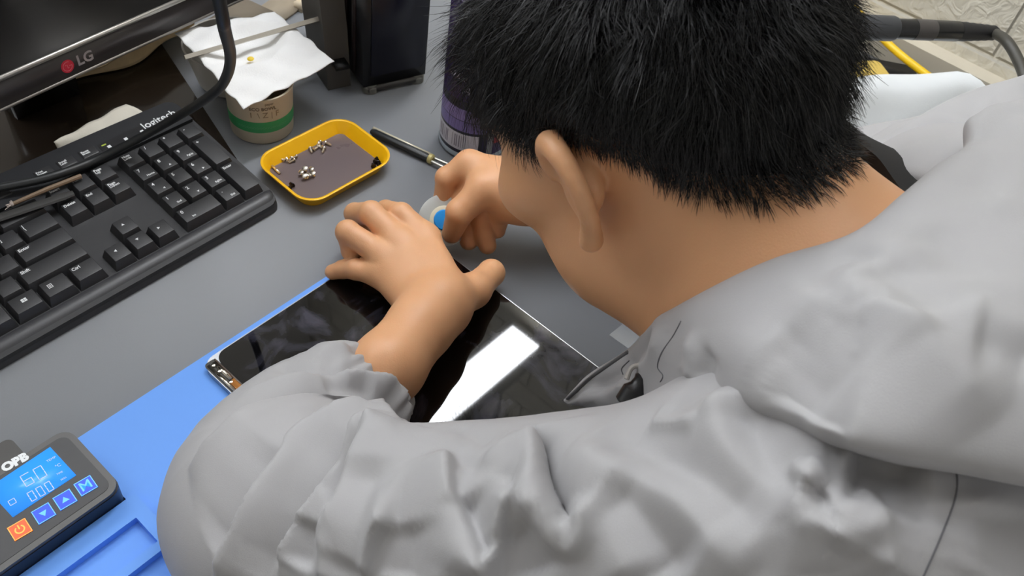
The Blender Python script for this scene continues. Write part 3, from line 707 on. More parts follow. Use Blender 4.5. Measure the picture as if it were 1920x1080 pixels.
# clear film on the bench by the collar
fl = MB().prism([tuple(at(1142, 628, .5)[:2]), tuple(at(1198, 584, .5)[:2]), tuple(at(1290, 640, .5)[:2]), tuple(at(1230, 690, .5)[:2])], .3, .9).build('clear_film', P('clear_film', (210, 214, 218), .12, trans=.6, var=.02, alpha=.35), smooth=False)
tag(fl, 'small clear plastic film on the bench by the jacket collar', 'plastic film')
# ================================================================== signed distance modelling
def smin(a, b, k):
    h = np.maximum(k-np.abs(a-b), 0)/k
    return np.minimum(a, b)-h*h*k*0.25
def smax(a, b, k): return -smin(-a, -b, k)
def cone(p, a, b, ra, rb):
    a = np.asarray(a, float); ab = np.asarray(b, float)-a
    q = p-a; t = np.clip(q@ab/(ab@ab+1e-9), 0, 1)
    return np.sqrt(((q-t[:, None]*ab)**2).sum(1))-(ra+t*(rb-ra))
def chain(p, pts, rs, k=0.0):
    d = None
    for i in range(len(pts)-1):
        e = cone(p, pts[i], pts[i+1], rs[i], rs[i+1])
        d = e if d is None else (smin(d, e, k) if k else np.minimum(d, e))
    return d
def ell(p, c, r, M=None):
    q = p-np.asarray(c, float)
    if M is not None: q = q@M
    r = np.asarray(r, float); k0 = np.sqrt(((q/r)**2).sum(1)); k1 = np.sqrt(((q/(r*r))**2).sum(1))
    return k0*(k0-1)/(k1+1e-9)
def surface(f, lo, hi, h, newton=2):
    """surface nets on a block-sparse grid; returns vertices (mm) and quads"""
    lo = np.array(lo, float); B = 8
    nb = np.ceil((np.array(hi, float)-lo)/(h*B)).astype(int); n = nb*B+1
    g = np.full(n, 1e3, np.float32)
    ii = np.stack(np.meshgrid(*[np.arange(k) for k in nb], indexing='ij'), -1).reshape(-1, 3)
    cen = lo+(ii+.5)*B*h
    d = np.concatenate([f(c) for c in np.array_split(cen, max(1, len(cen)//200000+1))])
    near = np.abs(d) < B*h*1.25
    for i in ii[(d < 0) & ~near]: g[i[0]*B:i[0]*B+B+1, i[1]*B:i[1]*B+B+1, i[2]*B:i[2]*B+B+1] = -1e3
    off = np.stack(np.meshgrid(*[np.arange(B+1)]*3, indexing='ij'), -1).reshape(-1, 3)
    nbk = ii[near]
    for s in range(0, len(nbk), 400):
        blk = nbk[s:s+400]
        idx = (blk[:, None, :]*B+off[None]).reshape(-1, 3)
        val = f(lo+idx*h).astype(np.float32)
        g[idx[:, 0], idx[:, 1], idx[:, 2]] = val
    ins = g < 0
    c = np.zeros(np.array(n)-1, np.uint8)
    for dx in (0, 1):
        for dy in (0, 1):
            for dz in (0, 1): c += ins[dx:n[0]-1+dx, dy:n[1]-1+dy, dz:n[2]-1+dz]
    act = np.argwhere((c > 0) & (c < 8))
    vid = np.full(c.shape, -1, np.int32); vid[act[:, 0], act[:, 1], act[:, 2]] = np.arange(len(act))
    cor = np.stack([[i >> 2 & 1, i >> 1 & 1, i & 1] for i in range(8)])
    cv = np.stack([g[act[:, 0]+q[0], act[:, 1]+q[1], act[:, 2]+q[2]] for q in cor], 1)
    acc = np.zeros((len(act), 3)); cnt = np.zeros(len(act))
    for i in range(8):
        for j in range(i+1, 8):
            if np.abs(cor[i]-cor[j]).sum() == 1:
                m = (cv[:, i] < 0) != (cv[:, j] < 0); t = cv[:, i]/(cv[:, i]-cv[:, j]+1e-12)
                acc[m] += (cor[i]+t[:, None]*(cor[j]-cor[i]))[m]; cnt[m] += 1
    v = lo+(act+acc/cnt[:, None])*h
    quads = []
    for ax in range(3):
        a1, a2 = (ax+1) % 3, (ax+2) % 3
        sl0 = [slice(None)]*3; sl1 = [slice(None)]*3; sl0[ax] = slice(0, -1); sl1[ax] = slice(1, None)
        A_, B_ = ins[tuple(sl0)], ins[tuple(sl1)]
        e = np.argwhere(A_ != B_)
        e = e[(e[:, a1] > 0) & (e[:, a2] > 0) & (e[:, a1] < n[a1]-1) & (e[:, a2] < n[a2]-1)]
        flip = ~A_[e[:, 0], e[:, 1], e[:, 2]]
        q = []
        for s1, s2 in ((-1, -1), (0, -1), (0, 0), (-1, 0)):
            x = e.copy(); x[:, a1] += s1; x[:, a2] += s2; q.append(vid[x[:, 0], x[:, 1], x[:, 2]])
        q = np.stack(q, 1); q[flip] = q[flip][:, ::-1]
        quads.append(q[(q >= 0).all(1)])
    quads = np.concatenate(quads)
    for _ in range(newton):
        out = np.empty_like(v)
        for s in range(0, len(v), 200000):
            p = v[s:s+200000]; e = .3*h; d0 = f(p)
            gr = np.stack([(f(p+np.eye(3)[k]*e)-d0)/e for k in range(3)], 1); gn = (gr*gr).sum(1)+1e-6
            out[s:s+200000] = p-np.clip(d0/gn, -h, h)[:, None]*gr
        v = out
    return v, quads
def quads_mesh(name, v, quads):
    me = bpy.data.meshes.new(name)
    v = (v+np.array([0, 0, DESK]))/1000.0
    me.vertices.add(len(v)); me.vertices.foreach_set('co', v.astype(np.float32).ravel())
    me.loops.add(quads.size); me.loops.foreach_set('vertex_index', quads.astype(np.int32).ravel())
    me.polygons.add(len(quads)); me.polygons.foreach_set('loop_start', np.arange(0, quads.size, 4, dtype=np.int32))
    me.update(calc_edges=True); me.validate(); return me
def vert_normals(v, q):
    fn = np.cross(v[q[:, 2]]-v[q[:, 0]], v[q[:, 3]]-v[q[:, 1]]); n = np.zeros_like(v)
    for k in range(4): np.add.at(n, q[:, k], fn)
    return n/(np.linalg.norm(n, axis=1)[:, None]+1e-9)
def smooth(v, q, it, lam=.5, w=None):
    n = len(v); ea = np.concatenate([q[:, [0, 1]], q[:, [1, 2]], q[:, [2, 3]], q[:, [3, 0]]])
    cnt = np.zeros(n); np.add.at(cnt, ea[:, 0], 1)
    for _ in range(it):
        s = np.zeros_like(v)
        for k in range(3): s[:, k] = np.bincount(ea[:, 0], v[ea[:, 1], k], n)
        d = (s/np.maximum(cnt, 1)[:, None]-v)*lam
        v = v+(d if w is None else d*w[:, None])
    return v
def project(v):
    c = (v-CAM)@CW; return np.stack([960+F_PX*c[:, 0]/-c[:, 2], 540-F_PX*c[:, 1]/-c[:, 2]], 1), -c[:, 2]
def vnoise(p, s, seed=0):
    """smooth value noise, roughly -1..1"""
    q = p/s+np.array([13.7, 71.3, 37.1])*(seed+1); i = np.floor(q).astype(np.int64); t = q-i; t = t*t*(3-2*t)
    r = 0
    for dx in (0, 1):
        for dy in (0, 1):
            for dz in (0, 1):
                hsh = ((i[:, 0]+dx)*73856093 ^ (i[:, 1]+dy)*19349663 ^ (i[:, 2]+dz)*83492791) & 0xffff
                val = ((hsh*40503+12345) & 0xffff)/32767.5-1
                r = r+val*np.where(dx, t[:, 0], 1-t[:, 0])*np.where(dy, t[:, 1], 1-t[:, 1])*np.where(dz, t[:, 2], 1-t[:, 2])
    return r
def raycaster(v, q):
    bvh = BVHTree.FromPolygons([Vector(p) for p in v], [tuple(int(i) for i in f) for f in q])
    def cast(px, py):
        d = CW @ np.array([(px-960)/F_PX, -(py-540)/F_PX, -1.0]); L = np.linalg.norm(d)
        h = bvh.ray_cast(Vector(CAM), Vector(d/L))
        return None if h[0] is None else (np.array(h[0]), h[3]/L)
    return cast
# ================================================================== the man at the bench
man = thing('person', 'man with short black hair in a light grey jacket bent over the tablet', 'person', (100, -620, -DESK))
def rot3(rx, ry, rz):
    cx, sx, cy, sy, cz, sz = math.cos(rx), math.sin(rx), math.cos(ry), math.sin(ry), math.cos(rz), math.sin(rz)
    return np.array([[cz, -sz, 0], [sz, cz, 0], [0, 0, 1]])@np.array([[cy, 0, sy], [0, 1, 0], [-sy, 0, cy]])@np.array([[1, 0, 0], [0, cx, -sx], [0, sx, cx]])
HR = rot3(math.radians(-36.9), math.radians(-0.3), math.radians(-5.7)); HO = np.array([112.0, -321.0, 254.0])
def HW(x, y, z): return HO+HR@np.array([x, y, z], float)
def hl(p): return (p-HO)@HR

# left hand: pixel of each joint in the photograph with its height over the bench
def J(*l): return [at(*p) for p in l]
LW = at(806, 590, 46); LF = at(728, 688, 50); LM = pt(650, 765, 628); LE = pt(520, 965, 552); LS = pt(1450, 1010, 410)
LH = dict(index=(J((798, 446, 46), (752, 402, 51)), [(119, -104, 34), (121, -108, 17)], (10.8, 9.4, 8.2, 7.0)),
          middle=(J((752, 455, 46), (696, 400, 52)), [(96, -92, 36), (99, -99, 17)], (11, 9.8, 8.6, 7.2)),
          ring=(J((722, 482, 40), (652, 435, 46)), [tuple(at(660, 470, 29)), tuple(at(678, 492, 16))], (10.4, 9.3, 8.2, 7.0)),
          pinky=(J((716, 516, 32), (668, 505, 27)), [tuple(at(643, 505, 20)), tuple(at(624, 510, 15))], (9.6, 8.2, 7.2, 6.3)))
LT = J((836, 580, 42), (888, 545, 34), (921, 512, 27), (925, 510, 19)); LTr = (14.5, 12.5, 10.8, 9.0)
RW = at(992, 366, 58); RL = np.array([250, -225, 54.0]); RM = np.array([300, -285, 50.0]); RE = np.array([345, -345, 48.0]); RS = np.array([235, -480, 205.0])
RH = dict(index=(J((880, 308, 64), (838, 334, 52)), J((832, 372, 34), (838, 405, 20)), (11, 9.6, 8.4, 7.2)),
          middle=(J((902, 326, 60), (868, 372, 38)), J((872, 420, 23), (879, 452, 14)), (11, 9.8, 9, 7.8)),
          ring=(J((930, 346, 56), (902, 402, 36)), J((908, 440, 22), (914, 460, 15)), (10.6, 9.6, 8.6, 7.6)),
          pinky=(J((958, 366, 52), (933, 398, 40)), J((932, 420, 28), (932, 431, 23)), (9.8, 8.8, 8.0, 7.4)))
RT = J((975, 332, 62), (908, 356, 62), (862, 398, 47), (847, 438, 25)); RTr = (15, 13, 11.2, 8.2)

def hand(p, wrist, elbow, H, T, Tr):
    e = wrist-np.array(elbow); e /= np.linalg.norm(e)
    palm = None
    for nme, off in (('index', -1.0), ('middle', -.3), ('ring', .35), ('pinky', 1.0)):
        mcp = H[nme][0][0]
        side = (H['pinky'][0][0]-H['index'][0][0]); side = side/np.linalg.norm(side)
        base = wrist+e*12+side*off*13
        c = cone(p, base, mcp, 13.5, H[nme][2][0])
        palm = c if palm is None else smin(palm, c, 12)
    th = smin(cone(p, wrist+e*6-side*9, T[0], 13, Tr[0]), cone(p, T[0], T[1], Tr[0], Tr[1]), 8)
    palm = smin(palm, th, 14)
    palm = smin(palm, cone(p, T[0], H['index'][0][0]*.55+T[0]*.45, 11, 9), 12)
    d = palm
    fing = [([H[k][0][0], H[k][0][1], np.array(H[k][1][0], float), np.array(H[k][1][1], float)], H[k][2]) for k in H]
    fing.append((T[1:], Tr[1:]))
    for pts, rs in fing:
        f = chain(p, pts, rs, 1.5)
        for j, r in zip(pts[1:-1], rs[1:-1]): f = smin(f, np.sqrt(((p-j)**2).sum(1))-r*1.02, 1.5)    # knuckles
        d = np.minimum(d, smin(palm, f, 7.0))
    return d
def arm(p, wrist, low, mid, elbow, shoulder):
    w, l, m, e, s = [np.array(x, float) for x in (wrist, low, mid, elbow, shoulder)]
    d = chain(p, [w+(w-l)/np.linalg.norm(w-l)*8, w*.8+l*.2, l, m, e], [24, 23.5, 25, 31, 38], 8)
    return smin(d, chain(p, [e, s], [36, 40]), 10)

EAR = {}
def ear(q):
    """left ear, head frame (q already mirrored for the right one)"""
    rim = spline([(-71, 12, 10), (-75, 9, 22), (-81, -3, 30), (-86.5, -15, 25), (-87.5, -22, 11), (-83.5, -19, -6), (-78, -11, -17), (-75, -5, -25)], 5)
    rr = np.interp(np.linspace(0, 7, len(rim)), range(8), [4.0, 5.0, 6.6, 5.6, 4.6, 4.4, 5.0, 6.4])
    rim = [c+np.array([0, -2, -3.0]) for c in rim]
    d = chain(q, rim, rr)
    hub = np.array([-69, 0, 1.0]); plate = None
    for c in rim[3:-1:2]:
        e = cone(q, hub, c, 4.5, 2.6); plate = e if plate is None else np.minimum(plate, e)
    d = smin(d, plate, 5)
    d = smin(d, ell(q, (-72, -10, 1), (8, 12, 15)), 6)          # bowl seen from behind
    d = smax(d, -ell(q, (-86, 6, 4), (9, 10, 16)), 4)           # hollow towards the front
    return d
def head(p):
    q = hl(p); s = q*np.array([-1, 1, 1]); sl = np.where(q[:, :1] > 0, s, q)       # mirrored to the left half
    d = ell(q, (0, -8, 46), (75, 97, 82))
    d = smin(d, ell(q, (0, 36, -4), (63, 60, 72)), 30)
    d = smin(d, ell(q, (0, 34, -52), (51, 54, 42)), 26)
    d = smin(d, ell(q, (0, 72, -84), (19, 18, 15)), 22)
    d = smin(d, ell(sl, (-50, 54, -10), (20, 26, 18)), 18)     # cheekbones
    d = smin(d, ell(sl, (-50, 12, -50), (13, 24, 20)), 24)     # jaw corners
    d = smin(d, cone(sl, np.array([-12, 90, 33.]), np.array([-42, 80, 33.]), 10, 9), 14)
    d = smax(d, -ell(sl, (-31, 103, 14), (15, 15, 11)), 8)
    d = smin(d, np.sqrt(((sl-np.array([-31, 82, 13]))**2).sum(1))-12.5, 2)
    d = smin(d, chain(q, [np.array([0, 92, 22.]), np.array([0, 104, 2.]), np.array([0, 111, -17.])], [6.5, 7.5, 9.5]), 9)
    d = smin(d, ell(sl, (-11, 100, -20), (8, 9, 7)), 5)
    d = smin(d, cone(q, np.array([-19, 91, -46.]), np.array([19, 91, -46.]), 6, 6), 6)
    d = smax(d, -cone(q, np.array([-24, 98, -47.]), np.array([24, 98, -47.]), 1.2, 1.2), 3)
    # neck
    nb = np.array([98, -462, 214.0])
    d = smin(d, cone(p, HW(0, -34, -30), nb, 57, 66), 24)
    d = smin(d, cone(p, HW(0, -52, -40), np.array([104, -470, 226.]), 42, 50), 20)
    d = smin(d, cone(p, HW(-16, 22, -62), np.array([92, -440, 205.]), 38, 58), 30)
    d = smin(d, ear(sl), 5)
    return d
def skin(p):
    d = head(p)
    d = smin(d, chain(p, [np.array([98, -470, 200.]), np.array([95, -600, 110.]), np.array([92, -690, -60.])], [74, 84, 90]), 40)
    d = smin(d, cone(p, LS, RS, 52, 52), 40)
    a = smin(hand(p, LW, LF, LH, LT, LTr), arm(p, LW, LF, LM, LE, LS), 10)
    b = smin(hand(p, RW, RL, RH, RT, RTr), arm(p, RW, RL, RM, RE, RS), 10)
    d = smin(d, arm(p, LW, LF, LM, LE, LS), 6); d = smin(d, arm(p, RW, RL, RM, RE, RS), 6)
    return np.minimum(np.minimum(d, a), b)
m_skin = P('skin', (217, 163, 120), .46, var=.05, vscale=55, bump=.12, bscale=900, sss=.18)
BV, BQ = surface(skin, (-215, -800, 2), (400, -60, 400), 1.9*QH)
body = link('body', quads_mesh('body', BV, BQ), m_skin, man)
def on_face(x, z):
    y = np.linspace(130, 60, 281); d = skin(np.array([HW(x, v, z) for v in y])); i = np.argmax(d < .3)
    return HW(x, y[i]+.2, z)
for s_ in (-1, 1):
    MB().tube([on_face(s_*x, z) for x, z in ((13, 30), (20, 33), (28, 35), (36, 34.5), (44, 31), (49, 27))], [1.2, 2.2, 2.4, 2.2, 1.6, .6], 8, squash=.5).build('eyebrow', P('brow_black', (24, 20, 18), .8), man)
    MB().tube([on_face(s_*x, z) for x, z in ((20, 9), (25, 7), (31, 6), (37, 7), (42, 9.5))], [.4, .8, .9, .8, .4], 6).build('eyelashes', P('brow_black', (24, 20, 18), .8), man)
SL = [pt(1560, 1030, 395), pt(1250, 1050, 422), pt(960, 1060, 455), pt(690, 1035, 503), pt(505, 960, 542), pt(562, 832, 588), pt(655, 755, 622), pt(716, 704, 640)]
SR = [86, 72, 72, 68, 62, 50, 42, 26]
SL2 = spline(SL, 4); SR2 = [float(x) for x in np.interp(np.arange(len(SL2))/4.0, range(len(SR)), SR)]
CUFF = at(722, 692, 50); CUFFN = LW-LF; CUFFN /= np.linalg.norm(CUFFN)
def coat(p):
    d = chain(p, SL2, SR2, 6)
    d = smax(d, (p-CUFF)@CUFFN, 3)
    t = chain(p, [np.array([20, -505, 190.]), np.array([20, -620, 110.]), np.array([20, -760, -120.])], [88, 100, 110])
    t = smin(t, chain(p, [np.array([185, -495, 190.]), np.array([185, -620, 110.]), np.array([185, -760, -120.])], [84, 100, 110]), 80)
    d = smin(d, t, 30)
    r = chain(p, [np.array([200, -490, 205.]), np.array([320, -450, 150.]), np.array([350, -345, 62.]), np.array([262, -225, 58.])], [86, 74, 58, 38])
    d = smin(d, r, 30)
    # neck opening
    d = smax(d, -cone(p, HW(0, -20, -40), np.array([100, -455, 228.]), 74, 78), 10)
    return d
JV, JQ = surface(coat, (-240, -900, 2), (430, -120, 380), 2.1*QH, newton=1)

def seg_dist(p, poly):
    """distance, closest point index data along a polyline"""
    best = np.full(len(p), 1e9); bt = np.zeros(len(p)); bc = np.zeros_like(p); tg = np.zeros_like(p)
    L = np.concatenate([[0], np.cumsum(np.linalg.norm(np.diff(poly, axis=0), axis=1))])
    for i in range(len(poly)-1):
        a, b = poly[i], poly[i+1]; ab = b-a; l2 = ab@ab+1e-9
        t = np.clip((p-a)@ab/l2, 0, 1); c = a+t[:, None]*ab; d = np.linalg.norm(p-c, axis=1); m = d < best
        best[m] = d[m]; bt[m] = (L[i]+t[m]*math.sqrt(l2))/L[-1]; bc[m] = c[m]; tg[m] = ab/math.sqrt(l2)
    return best, bt, bc, tg
def crease(v, n, folds, cast):
    """raise ridges (A>0) and press valleys (A<0) into a cloth surface; wl/wr = widths left/right of the line;
    lopsided ridges also lean over their steep side"""
    D = np.zeros_like(v)
    for A, wl, wr, px in folds:
        poly = [cast(*q) for q in spline([np.array(q, float) for q in px], 6)]
        poly = np.array([c[0] for c in poly if c is not None])
        if len(poly) < 3: continue
        for _ in range(2): poly[1:-1] = poly[1:-1]*.5+(poly[2:]+poly[:-2])*.25
        W = 2.4*max(wl, wr); near = ((v > poly.min(0)-W) & (v < poly.max(0)+W)).all(1); idx = np.where(near)[0]
        if not len(idx): continue
        d, t, c, tg = seg_dist(v[idx], poly)
        side = np.cross(tg, n[idx]); s = ((v[idx]-c)*side).sum(1)
        mix = 1/(1+np.exp(-np.clip(s/1.2, -30, 30))); w = wl+(wr-wl)*mix
        k = np.exp(-(d/w)**1.5)*np.clip(np.minimum(t, 1-t)/.16, 0, 1)**.8
        D[idx] += (A*k)[:, None]*n[idx]
        if A > 0: D[idx] += (A*k*.55*(wl-wr)/(wl+wr))[:, None]*side
    return D
FOLDS = [
 # sleeve: the upper part laps over the forearm part, bands above it
 (13, 3, 32, [(352, 884), (380, 862), (412, 836), (465, 803), (518, 783), (575, 779), (636, 781), (697, 801), (750, 815), (785, 802)]),
 (-5, 14, 3, [(400, 840), (455, 802), (510, 779), (575, 774), (640, 776)]), (-5, 6, 5, [(468, 772), (490, 781), (520, 776), (548, 768)]),
 (9, 3, 18, [(445, 746), (480, 735), (510, 728), (575, 719), (636, 715), (697, 719), (730, 730), (742, 758), (757, 800)]),
 (-6, 9, 7, [(515, 678), (538, 690), (560, 698), (596, 711), (645, 714)]), (5, 10, 12, [(500, 690), (545, 662), (600, 654), (660, 668)]),
 (-4, 7, 5, [(604, 736), (640, 738), (690, 748)]), (-5, 4, 6, [(748, 740), (757, 768), (770, 800)]), (5, 6, 4, [(748, 725), (763, 755), (775, 795)]),
 (-6, 4, 6, [(612, 792), (632, 802), (680, 806), (708, 806)]), (4, 8, 4, [(606, 800), (640, 815), (690, 812)]),
 # fan of folds from the crook
 (14, 15, 3, [(700, 805), (675, 814), (640, 827), (583, 846), (548, 884), (518, 921), (498, 962), (461, 1027), (440, 1068), (420, 1110)]),
 (-10, 3, 22, [(560, 862), (530, 892), (500, 930), (478, 962), (448, 1020), (420, 1062)]),
 (-9, 13, 15, [(690, 850), (645, 895), (600, 950), (560, 1010), (530, 1075), (515, 1110)]),
 (13, 13, 3, [(715, 815), (672, 860), (636, 901), (592, 958), (571, 986), (543, 1035), (520, 1095)]),
 (-9, 3, 8, [(722, 838), (690, 868), (664, 908), (645, 950), (628, 966)]),
 (11, 20, 3, [(752, 818), (715, 845), (693, 868), (673, 909), (653, 962), (634, 980), (612, 972)]),
 (-7, 9, 9, [(592, 985), (580, 1020), (568, 1070)]), (5, 7, 7, [(612, 990), (618, 1040), (612, 1095)]),
 (-7, 10, 13, [(722, 880), (706, 930), (690, 985), (672, 1047), (662, 1100)]),
 (10, 3, 15, [(752, 974), (736, 978), (718, 995), (697, 1031), (681, 1085)]),
 (-5, 12, 10, [(770, 990), (765, 1040), (755, 1095)]),
 (10, 3, 24, [(836, 850), (837, 895), (840, 935), (854, 979), (879, 1033), (905, 1085)]),
 (-8, 16, 6, [(860, 940), (876, 990), (896, 1030), (905, 1050)]),
 (12, 4, 13, [(966, 930), (950, 950), (936, 979), (923, 1023), (908, 1070), (900, 1100)]),
 (9, 13, 5, [(955, 936), (975, 942), (1000, 966), (1036, 1008), (1062, 1022), (1082, 1020), (1098, 996), (1090, 935)]),
 (-8, 16, 16, [(975, 985), (985, 1030), (1000, 1085)]),
 (12, 3, 20, [(990, 815), (997, 830), (1001, 850), (1003, 882), (1017, 916), (1043, 973), (1068, 1014)]),
 (-17, 10, 3, [(1008, 815), (1016, 855), (1026, 900), (1046, 950), (1070, 990)]),
 (7, 20, 4, [(1016, 800), (1024, 825), (1038, 870), (1055, 920), (1085, 985)]),
 (-3, 8, 6, [(858, 805), (890, 818), (920, 832)]), (-3, 8, 6, [(838, 848), (870, 868), (902, 882)]), (3, 6, 7, [(900, 886), (945, 845), (985, 805)]),
 # shoulder folds sweeping to the lower right
 (10, 13, 15, [(1352, 728), (1349, 770), (1352, 805), (1375, 852), (1431, 905), (1491, 941), (1563, 997), (1600, 1040)]),
 (-9, 14, 12, [(1392, 750), (1402, 790), (1431, 860), (1483, 917), (1510, 930)]),
 (-9, 15, 13, [(1130, 815), (1190, 834), (1270, 872), (1330, 910), (1375, 945), (1430, 1000)]),
 (9, 12, 13, [(1075, 845), (1110, 862), (1150, 880), (1230, 920), (1290, 953), (1350, 1021), (1395, 1085)]),
 (-9, 13, 13, [(1150, 915), (1190, 953), (1230, 1013), (1280, 1085)]), (6, 13, 13, [(1110, 940), (1150, 1000), (1190, 1090)]),
 (8, 12, 4, [(1500, 852), (1508, 880), (1520, 898), (1546, 906), (1575, 937), (1578, 993), (1590, 1030)]),
 (-7, 12, 13, [(1535, 866), (1590, 880), (1643, 905), (1680, 935)]), (-7, 7, 5, [(1528, 912), (1558, 945), (1566, 985), (1562, 1000)]),
 (6, 4, 16, [(1612, 915), (1632, 928), (1638, 980), (1647, 1041), (1650, 1090)]),
 (-11, 12, 16, [(1600, 835), (1640, 845), (1683, 862), (1735, 872)]),
 (5, 9, 4, [(1215, 786), (1262, 786), (1312, 796)]), (-4, 10, 8, [(1240, 765), (1290, 775), (1325, 780)]),
 (4, 20, 22, [(1700, 960), (1690, 1010), (1660, 1080)]), (-5, 18, 18, [(1850, 950), (1860, 1010), (1850, 1080)]), (4, 14, 14, [(1810, 920), (1830, 990), (1815, 1080)]),
]
JN = vert_normals(JV, JQ)
jcast = raycaster(JV, JQ)
Jf = crease(JV, JN, FOLDS, jcast); Jd = np.zeros(len(JV))
Jd += 1.3*vnoise(JV, 50, 1)+.45*vnoise(JV, 22, 2)
# gathers at the elastic cuff
ca = (JV-CUFF)@CUFFN; cr = JV-CUFF-ca[:, None]*CUFFN; u0 = np.cross(CUFFN, [0, 0, 1.0]); u0 /= np.linalg.norm(u0); v0 = np.cross(CUFFN, u0)
cang = np.arctan2(cr@v0, cr@u0); nearc = np.exp(-((ca+12)/22)**2)*(np.linalg.norm(cr, axis=1) < 60)
Jd += nearc*(1.7*(np.sin(cang*11+np.sin(cang*3)*2)+.6*vnoise(JV, 7, 8))*np.clip((-ca)/7, 0, 1)-3.0*np.exp(-((ca+9)/3.5)**2))
JV = JV+Jf+JN*Jd[:, None]
JV = smooth(JV, JQ, 1, .3)
JV[:, 2] = np.maximum(JV[:, 2], 12.5)
m_jacket = P('jacket_grey', (162, 161, 162), .7, var=.03, vscale=40, bump=.15, bscale=2200, sheen=.1)
jacket = link('jacket', quads_mesh('jacket', JV, JQ), m_jacket, man)

# ---- collar and hood lying open round the neck, as one lofted sheet: inner edge, rim, two rows, lower edge, tuck
HC = [
 [(1062, 748, 578), (1056, 752, 566), (1062, 757, 563), (1070, 758, 562), (1080, 759, 565), (1085, 756, 578)],
 [(1115, 702, 578), (1105, 703, 548), (1125, 722, 538), (1140, 742, 530), (1150, 766, 530), (1155, 764, 552)],
 [(1195, 655, 545), (1180, 652, 515), (1195, 690, 492), (1205, 730, 478), (1210, 775, 475), (1215, 780, 500)],
 [(1240, 605, 495), (1230, 598, 462), (1262, 640, 435), (1285, 690, 420), (1300, 748, 415), (1300, 770, 440)],
 [(1340, 560, 465), (1330, 545, 424), (1365, 610, 385), (1395, 690, 362), (1415, 765, 356), (1415, 790, 385)],
 [(1450, 510, 445), (1450, 490, 402), (1490, 590, 360), (1515, 700, 334), (1530, 810, 322), (1525, 828, 350)],
 [(1595, 465, 435), (1600, 442, 388), (1640, 570, 342), (1665, 710, 316), (1670, 847, 308), (1665, 866, 336)],
 [(1680, 405, 445), (1690, 372, 398), (1770, 530, 340), (1810, 700, 314), (1815, 870, 306), (1815, 890, 336)],
 [(1745, 350, 460), (1765, 310, 415), (1890, 500, 345), (1940, 690, 316), (1960, 895, 306), (1960, 915, 336)],
 [(1800, 305, 480), (1832, 248, 436), (1990, 440, 360), (2080, 650, 330), (2110, 912, 315), (2110, 930, 345)],
 [(1870, 262, 505), (1925, 188, 462), (2060, 340, 405), (2160, 540, 375), (2200, 780, 360), (2200, 800, 390)],
 [(1895, 252, 525), (1995, 142, 512), (2110, 240, 480), (2200, 380, 465), (2250, 540, 455), (2250, 560, 480)],
 [(1860, 275, 535), (1970, 122, 558), (2050, 150, 575), (2120, 230, 585), (2160, 320, 590), (2160, 340, 600)],
 [(1800, 305, 540), (1900, 154, 585), (1960, 150, 615), (1990, 200, 630), (2020, 300, 640), (2020, 320, 640)],
 [(1735, 340, 545), (1790, 186, 588), (1830, 200, 620), (1860, 260, 635), (1890, 330, 640), (1890, 350, 640)],
 [(1660, 375, 550), (1690, 238, 585), (1720, 260, 615), (1740, 320, 630), (1760, 400, 635), (1760, 420, 635)],
 [(1560, 405, 565), (1590, 292, 580), (1610, 310, 600), (1630, 360, 615), (1650, 430, 620), (1650, 450, 620)],
]
G = np.array([[pt(*p) for p in c] for c in HC])
nu, nv = 12, 14
G = np.stack([np.array(spline(list(G[:, j]), nu)) for j in range(G.shape[1])], 1)
G = np.stack([np.array(spline(list(G[i]), nv)) for i in range(G.shape[0])], 0)
nc, nr = G.shape[:2]; HV = G.reshape(-1, 3)
ii, jj = np.meshgrid(np.arange(nc-1), np.arange(nr-1), indexing='ij'); b0 = (ii*nr+jj).ravel()
HQ = np.stack([b0, b0+1, b0+nr+1, b0+nr], 1)
HN = vert_normals(HV, HQ)
mid = (nc//3)*nr+nr//2
if HN[mid]@(CAM-HV[mid]) < 0: HQ = HQ[:, ::-1].copy(); HN = -HN
hcast = raycaster(HV, HQ)
HFOLDS = [
 (4, 6, 10, [(1290, 640), (1305, 668), (1300, 700), (1298, 718)]), (-4, 7, 6, [(1335, 660), (1325, 690), (1322, 715)]),
 (5, 12, 14, [(1560, 600), (1640, 560), (1720, 640), (1800, 720), (1860, 790)]),
 (-5, 14, 12, [(1625, 520), (1690, 575), (1680, 600)]), (4, 8, 14, [(1570, 500), (1600, 520), (1660, 560), (1690, 590), (1740, 640)]),
 (-3.5, 16, 14, [(1520, 560), (1580, 520), (1640, 470)]), (3, 14, 14, [(1480, 620), (1560, 560), (1640, 500), (1720, 440)]),
 (3.5, 10, 16, [(1800, 560), (1850, 600), (1900, 620), (1960, 640)]), (-3.5, 14, 10, [(1820, 640), (1880, 660), (1940, 690)]),
 (-3, 16, 16, [(1740, 420), (1780, 470), (1800, 520)]), (3, 10, 12, [(1840, 300), (1870, 360), (1860, 400)]),
 (-4, 8, 8, [(1855, 300), (1850, 340), (1840, 375)]),
 (5, 9, 9, [(1180, 700), (1215, 680), (1235, 650), (1250, 620)]), (-5, 7, 7, [(1165, 720), (1175, 690), (1205, 660), (1225, 625)]),
 (4, 7, 7, [(1085, 748), (1120, 742), (1150, 735), (1180, 712)]), (-4, 6, 6, [(1120, 735), (1150, 718), (1165, 700)]),
 (-5, 16, 10, [(1420, 730), (1500, 765), (1560, 790), (1600, 800)]), (-4, 20, 20, [(1440, 640), (1500, 690), (1560, 740)]),
 (5, 8, 10, [(1735, 218), (1790, 232), (1850, 258)]), (-5, 9, 8, [(1690, 252), (1750, 262), (1800, 285)]), (5, 6, 9, [(1880, 172), (1868, 215), (1845, 250)]), (-4, 8, 6, [(1800, 205), (1840, 222), (1880, 250)]),
 (4, 12, 12, [(1850, 215), (1900, 225), (1960, 250)]), (-4, 8, 8, [(1835, 262), (1870, 225), (1920, 208)]),
]
